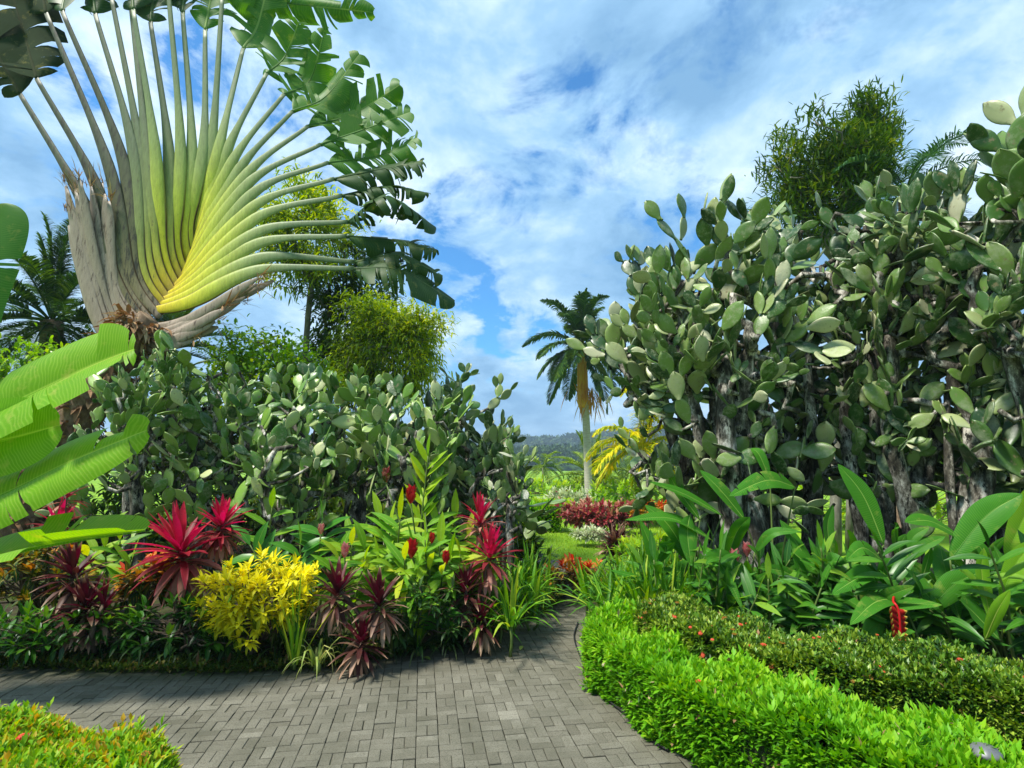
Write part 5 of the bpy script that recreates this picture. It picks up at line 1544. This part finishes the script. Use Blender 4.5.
croton('light green shrub in front of the lawn beside the bed end', at(500, 545, 8.2), (.5, .4, .32), (500, 8.3), 'shrub_lime', 70, .15, .03, 12, name='shrub')
croton('low green shrub right of the lawn behind the strap clumps', at(652, 556, 8.4), (.5, .4, .3), (652, 8.5), 'shrub_lime', 70, .15, .035, 12, name='shrub', bias=lambda p, c, r: -.1)
ch = np.array([[(x), 14.2 + .1 * x, 0] for x in np.linspace(-3.2, 1.1, 30)])
hedge('clipped_hedge', 'distant dark green clipped hedge behind the lawn', ch, .8, .62, 5000, .1, .04, 'hedge_bright', per=6, z0=-.02)
ch = np.array([[(x), 19.5, 0] for x in np.linspace(-3.5, 2.0, 30)])
hedge('clipped_hedge', 'farthest yellow green clipped hedge in front of the palms', ch, 1.2, .5, 4000, .14, .06, 'shrub_lime', per=6, z0=-.16)
for k, (x, y, rx, rz, mat, lab) in enumerate([(-3.4, 27, 2.2, .65, 'tree_dark', 'dark rounded bush behind the farthest hedge'), (1.5, 30, 2.4, .6, 'shrub_lime', 'pale rounded bush right of the round palm'), (4.2, 17, 2.2, .9, 'shrub_lime', 'bright bush seen through the cactus trunks'), (7.5, 15, 2.6, 1.2, 'shrub_lime', 'sunlit bush behind the forked cactus'), (10.5, 14, 2.4, 1.5, 'shrub_lime', 'sunlit bush behind the right edge of the thicket'), (-1.5, 36, 3.4, .6, 'tree_dark', 'broad bush left of the distant little palm'), (5.5, 33, 3.0, .9, 'palm_lime', 'grey green bush behind the yellow palm'), (2.4, 22, 1.3, .45, 'silver', 'pale silvery bush right of the royal palm base'), (-8, 13.2, 2.2, 1.3, 'tree_dark', 'dark bush behind the fan palm and the cacti'), (-5.2, 12.8, 2.0, 1.3, 'tree_dark', 'dark bush behind the middle of the left thicket'), (-2.6, 11.8, 1.6, 1.1, 'tree_dark', 'dark bush behind the tallest left prickly pear')]):
    c = np.array([x, y, rz * .55 - .1])
    t_ = croton(lab, c, (rx, rx * .7, rz), (512 + x / y * 560, y), mat, 120, .3, .09, 12, name='shrub')

for px, d, rz, lab in [(120, 8.4, .75, 'dark undergrowth bush behind the low prickly pear'), (225, 8.3, .8, 'dark undergrowth bush behind the pale stemmed cactus'), (325, 8.4, .85, 'dark undergrowth bush behind the middle of the left bed'), (425, 8.3, .8, 'dark undergrowth bush behind the red ginger clump'), (480, 8.2, .6, 'dark undergrowth bush near the open end of the left bed')]:
    croton(lab, gpt(px, d, .45), (1.0, .5, rz), (px, d), 'tree_dark', 90, .2, .06, 11, name='shrub')
# lawn blades near the path
n = 26000
P = np.column_stack([U(-3.2, 5, n), 8.4 + 9 * rng.random(n) ** 1.4, np.full(n, -.03)])
P = P[~inside(P[:, :2], PATH_POLY) & ~inside(P[:, :2], BED_POLY) & ~inside(P[:, :2], RB_POLY)]; n = len(P)
mb = MB(); leaves(mb, P, nrm(rdirs(n) * .6 + [0, 0, 1]), U(.05, .1, n), .012, droop=.5, n=2)
tag(mb.build('grass', MT['lawn_blade'], kind='stuff'), 'short bright lawn grass beyond the path', 'grass')

# ------------------------------------------------------------------ hills, far forest
def ridge(name, y, pts, thick, mat):
    xs = np.array([p[0] for p in pts]); hs = np.array([p[1] for p in pts])
    X = np.linspace(xs[0], xs[-1], 160); H = np.interp(X, xs, hs) + np.sin(X * .021) * 1.5 + np.sin(X * .05 + 1) * 1.0
    rows = [(-thick, -4.0), (-thick * .6, .42), (-thick * .25, .85), (0, 1.0), (thick * .5, .7), (thick, -.2)]
    V = np.stack([np.stack([X, np.full_like(X, y + o), np.where(k < -1, k, H * k)], -1) for o, k in rows], 1)
    K = len(rows); i = np.arange(len(X) - 1)[:, None] * K; j = np.arange(K - 1)[None]
    mb = MB(); mb.add(V, quads=np.stack([i + j, i + K + j, i + K + j + 1, i + j + 1], -1).reshape(-1, 4))
    mb.build(name, mat, kind='structure')
    return X, H, rows
m_, nt = new_mat('hill'); out_leaf(nt, ramp(nt, [(.35, (.03, .07, .015)), (.65, (.07, .13, .025))], noise(nt, .05, 8, .7)), .95, 0, spec=.05)
MT['hill'] = m_
mbf = MB()
for y, pts, thick, nn_, sz in [(620, [(-900, 20), (-300, 24), (-60, 30), (40, 26), (70, 30), (150, 36), (330, 34), (800, 44)], 150, 9000, 7.0), (300, [(-500, 7), (-90, 8), (0, 6.5), (60, 7), (160, 9), (500, 14)], 70, 7000, 4.0)]:
    X, H, rows = ridge('hills', y, pts, thick, MT['hill'])
    u = U(0, 1, nn_); o = U(-thick * .85, thick * .1, nn_)
    x = X[0] + u * (X[-1] - X[0]); kx = np.interp(o, [r[0] for r in rows], [max(r[1], -.1) for r in rows])
    z = np.interp(x, X, H) * kx
    s = sz * U(.5, 1.25, nn_)
    # every far tree is a clump of coarse leaves
    per = 16
    m = nn_ * per
    d = rdirs(m); d[:, 2] = np.abs(d[:, 2])
    c = np.repeat(np.column_stack([x, y + o, z + s * .2]), per, 0)
    S_ = np.repeat(s, per)
    leaves(mbf, c + d * (S_ * .5)[:, None] * [1, 1, .9], nrm(d + rdirs(m) * .7), S_ * .5, S_ * .34, droop=.5, n=2, rnd=np.clip(np.repeat(rng.normal(.45, .2, nn_), per) + rng.normal(size=m) * .12, 0, 1))
MT['far_forest'] = leaf_mat('far_forest', [(0, (.02, .06, .012)), (.5, (.045, .10, .02)), (1, (.11, .17, .03))], trans=.15, rough=.7)
tag(mbf.build('forest', MT['far_forest'], kind='stuff'), 'far wooded hills seen between the garden beds', 'forest')

# ------------------------------------------------------------------ the air
m_, nt = new_mat('haze')
pvn = nd(nt, 'ShaderNodeVolumePrincipled', Density=0.0007)
pvn.inputs['Color'].default_value = (.62, .80, 1.0, 1); pvn.inputs['Anisotropy'].default_value = 0.2
o_ = nt.nodes.new('ShaderNodeOutputMaterial'); nt.links.new(pvn.outputs[0], o_.inputs['Volume'])
mb = MB()
x, y0, y1, z0, z1 = 3100, -80, 3100, -30, 75
v = [(-x, y0, z0), (x, y0, z0), (x, y1, z0), (-x, y1, z0), (-x, y0, z1), (x, y0, z1), (x, y1, z1), (-x, y1, z1)]
mb.add(v, quads=[(0, 3, 2, 1), (4, 5, 6, 7), (0, 1, 5, 4), (1, 2, 6, 5), (2, 3, 7, 6), (3, 0, 4, 7)])
hz = mb.build('haze', m_, smooth=False, kind='stuff')
tag(hz, 'thin blue haze in the air towards the far hills', 'haze')
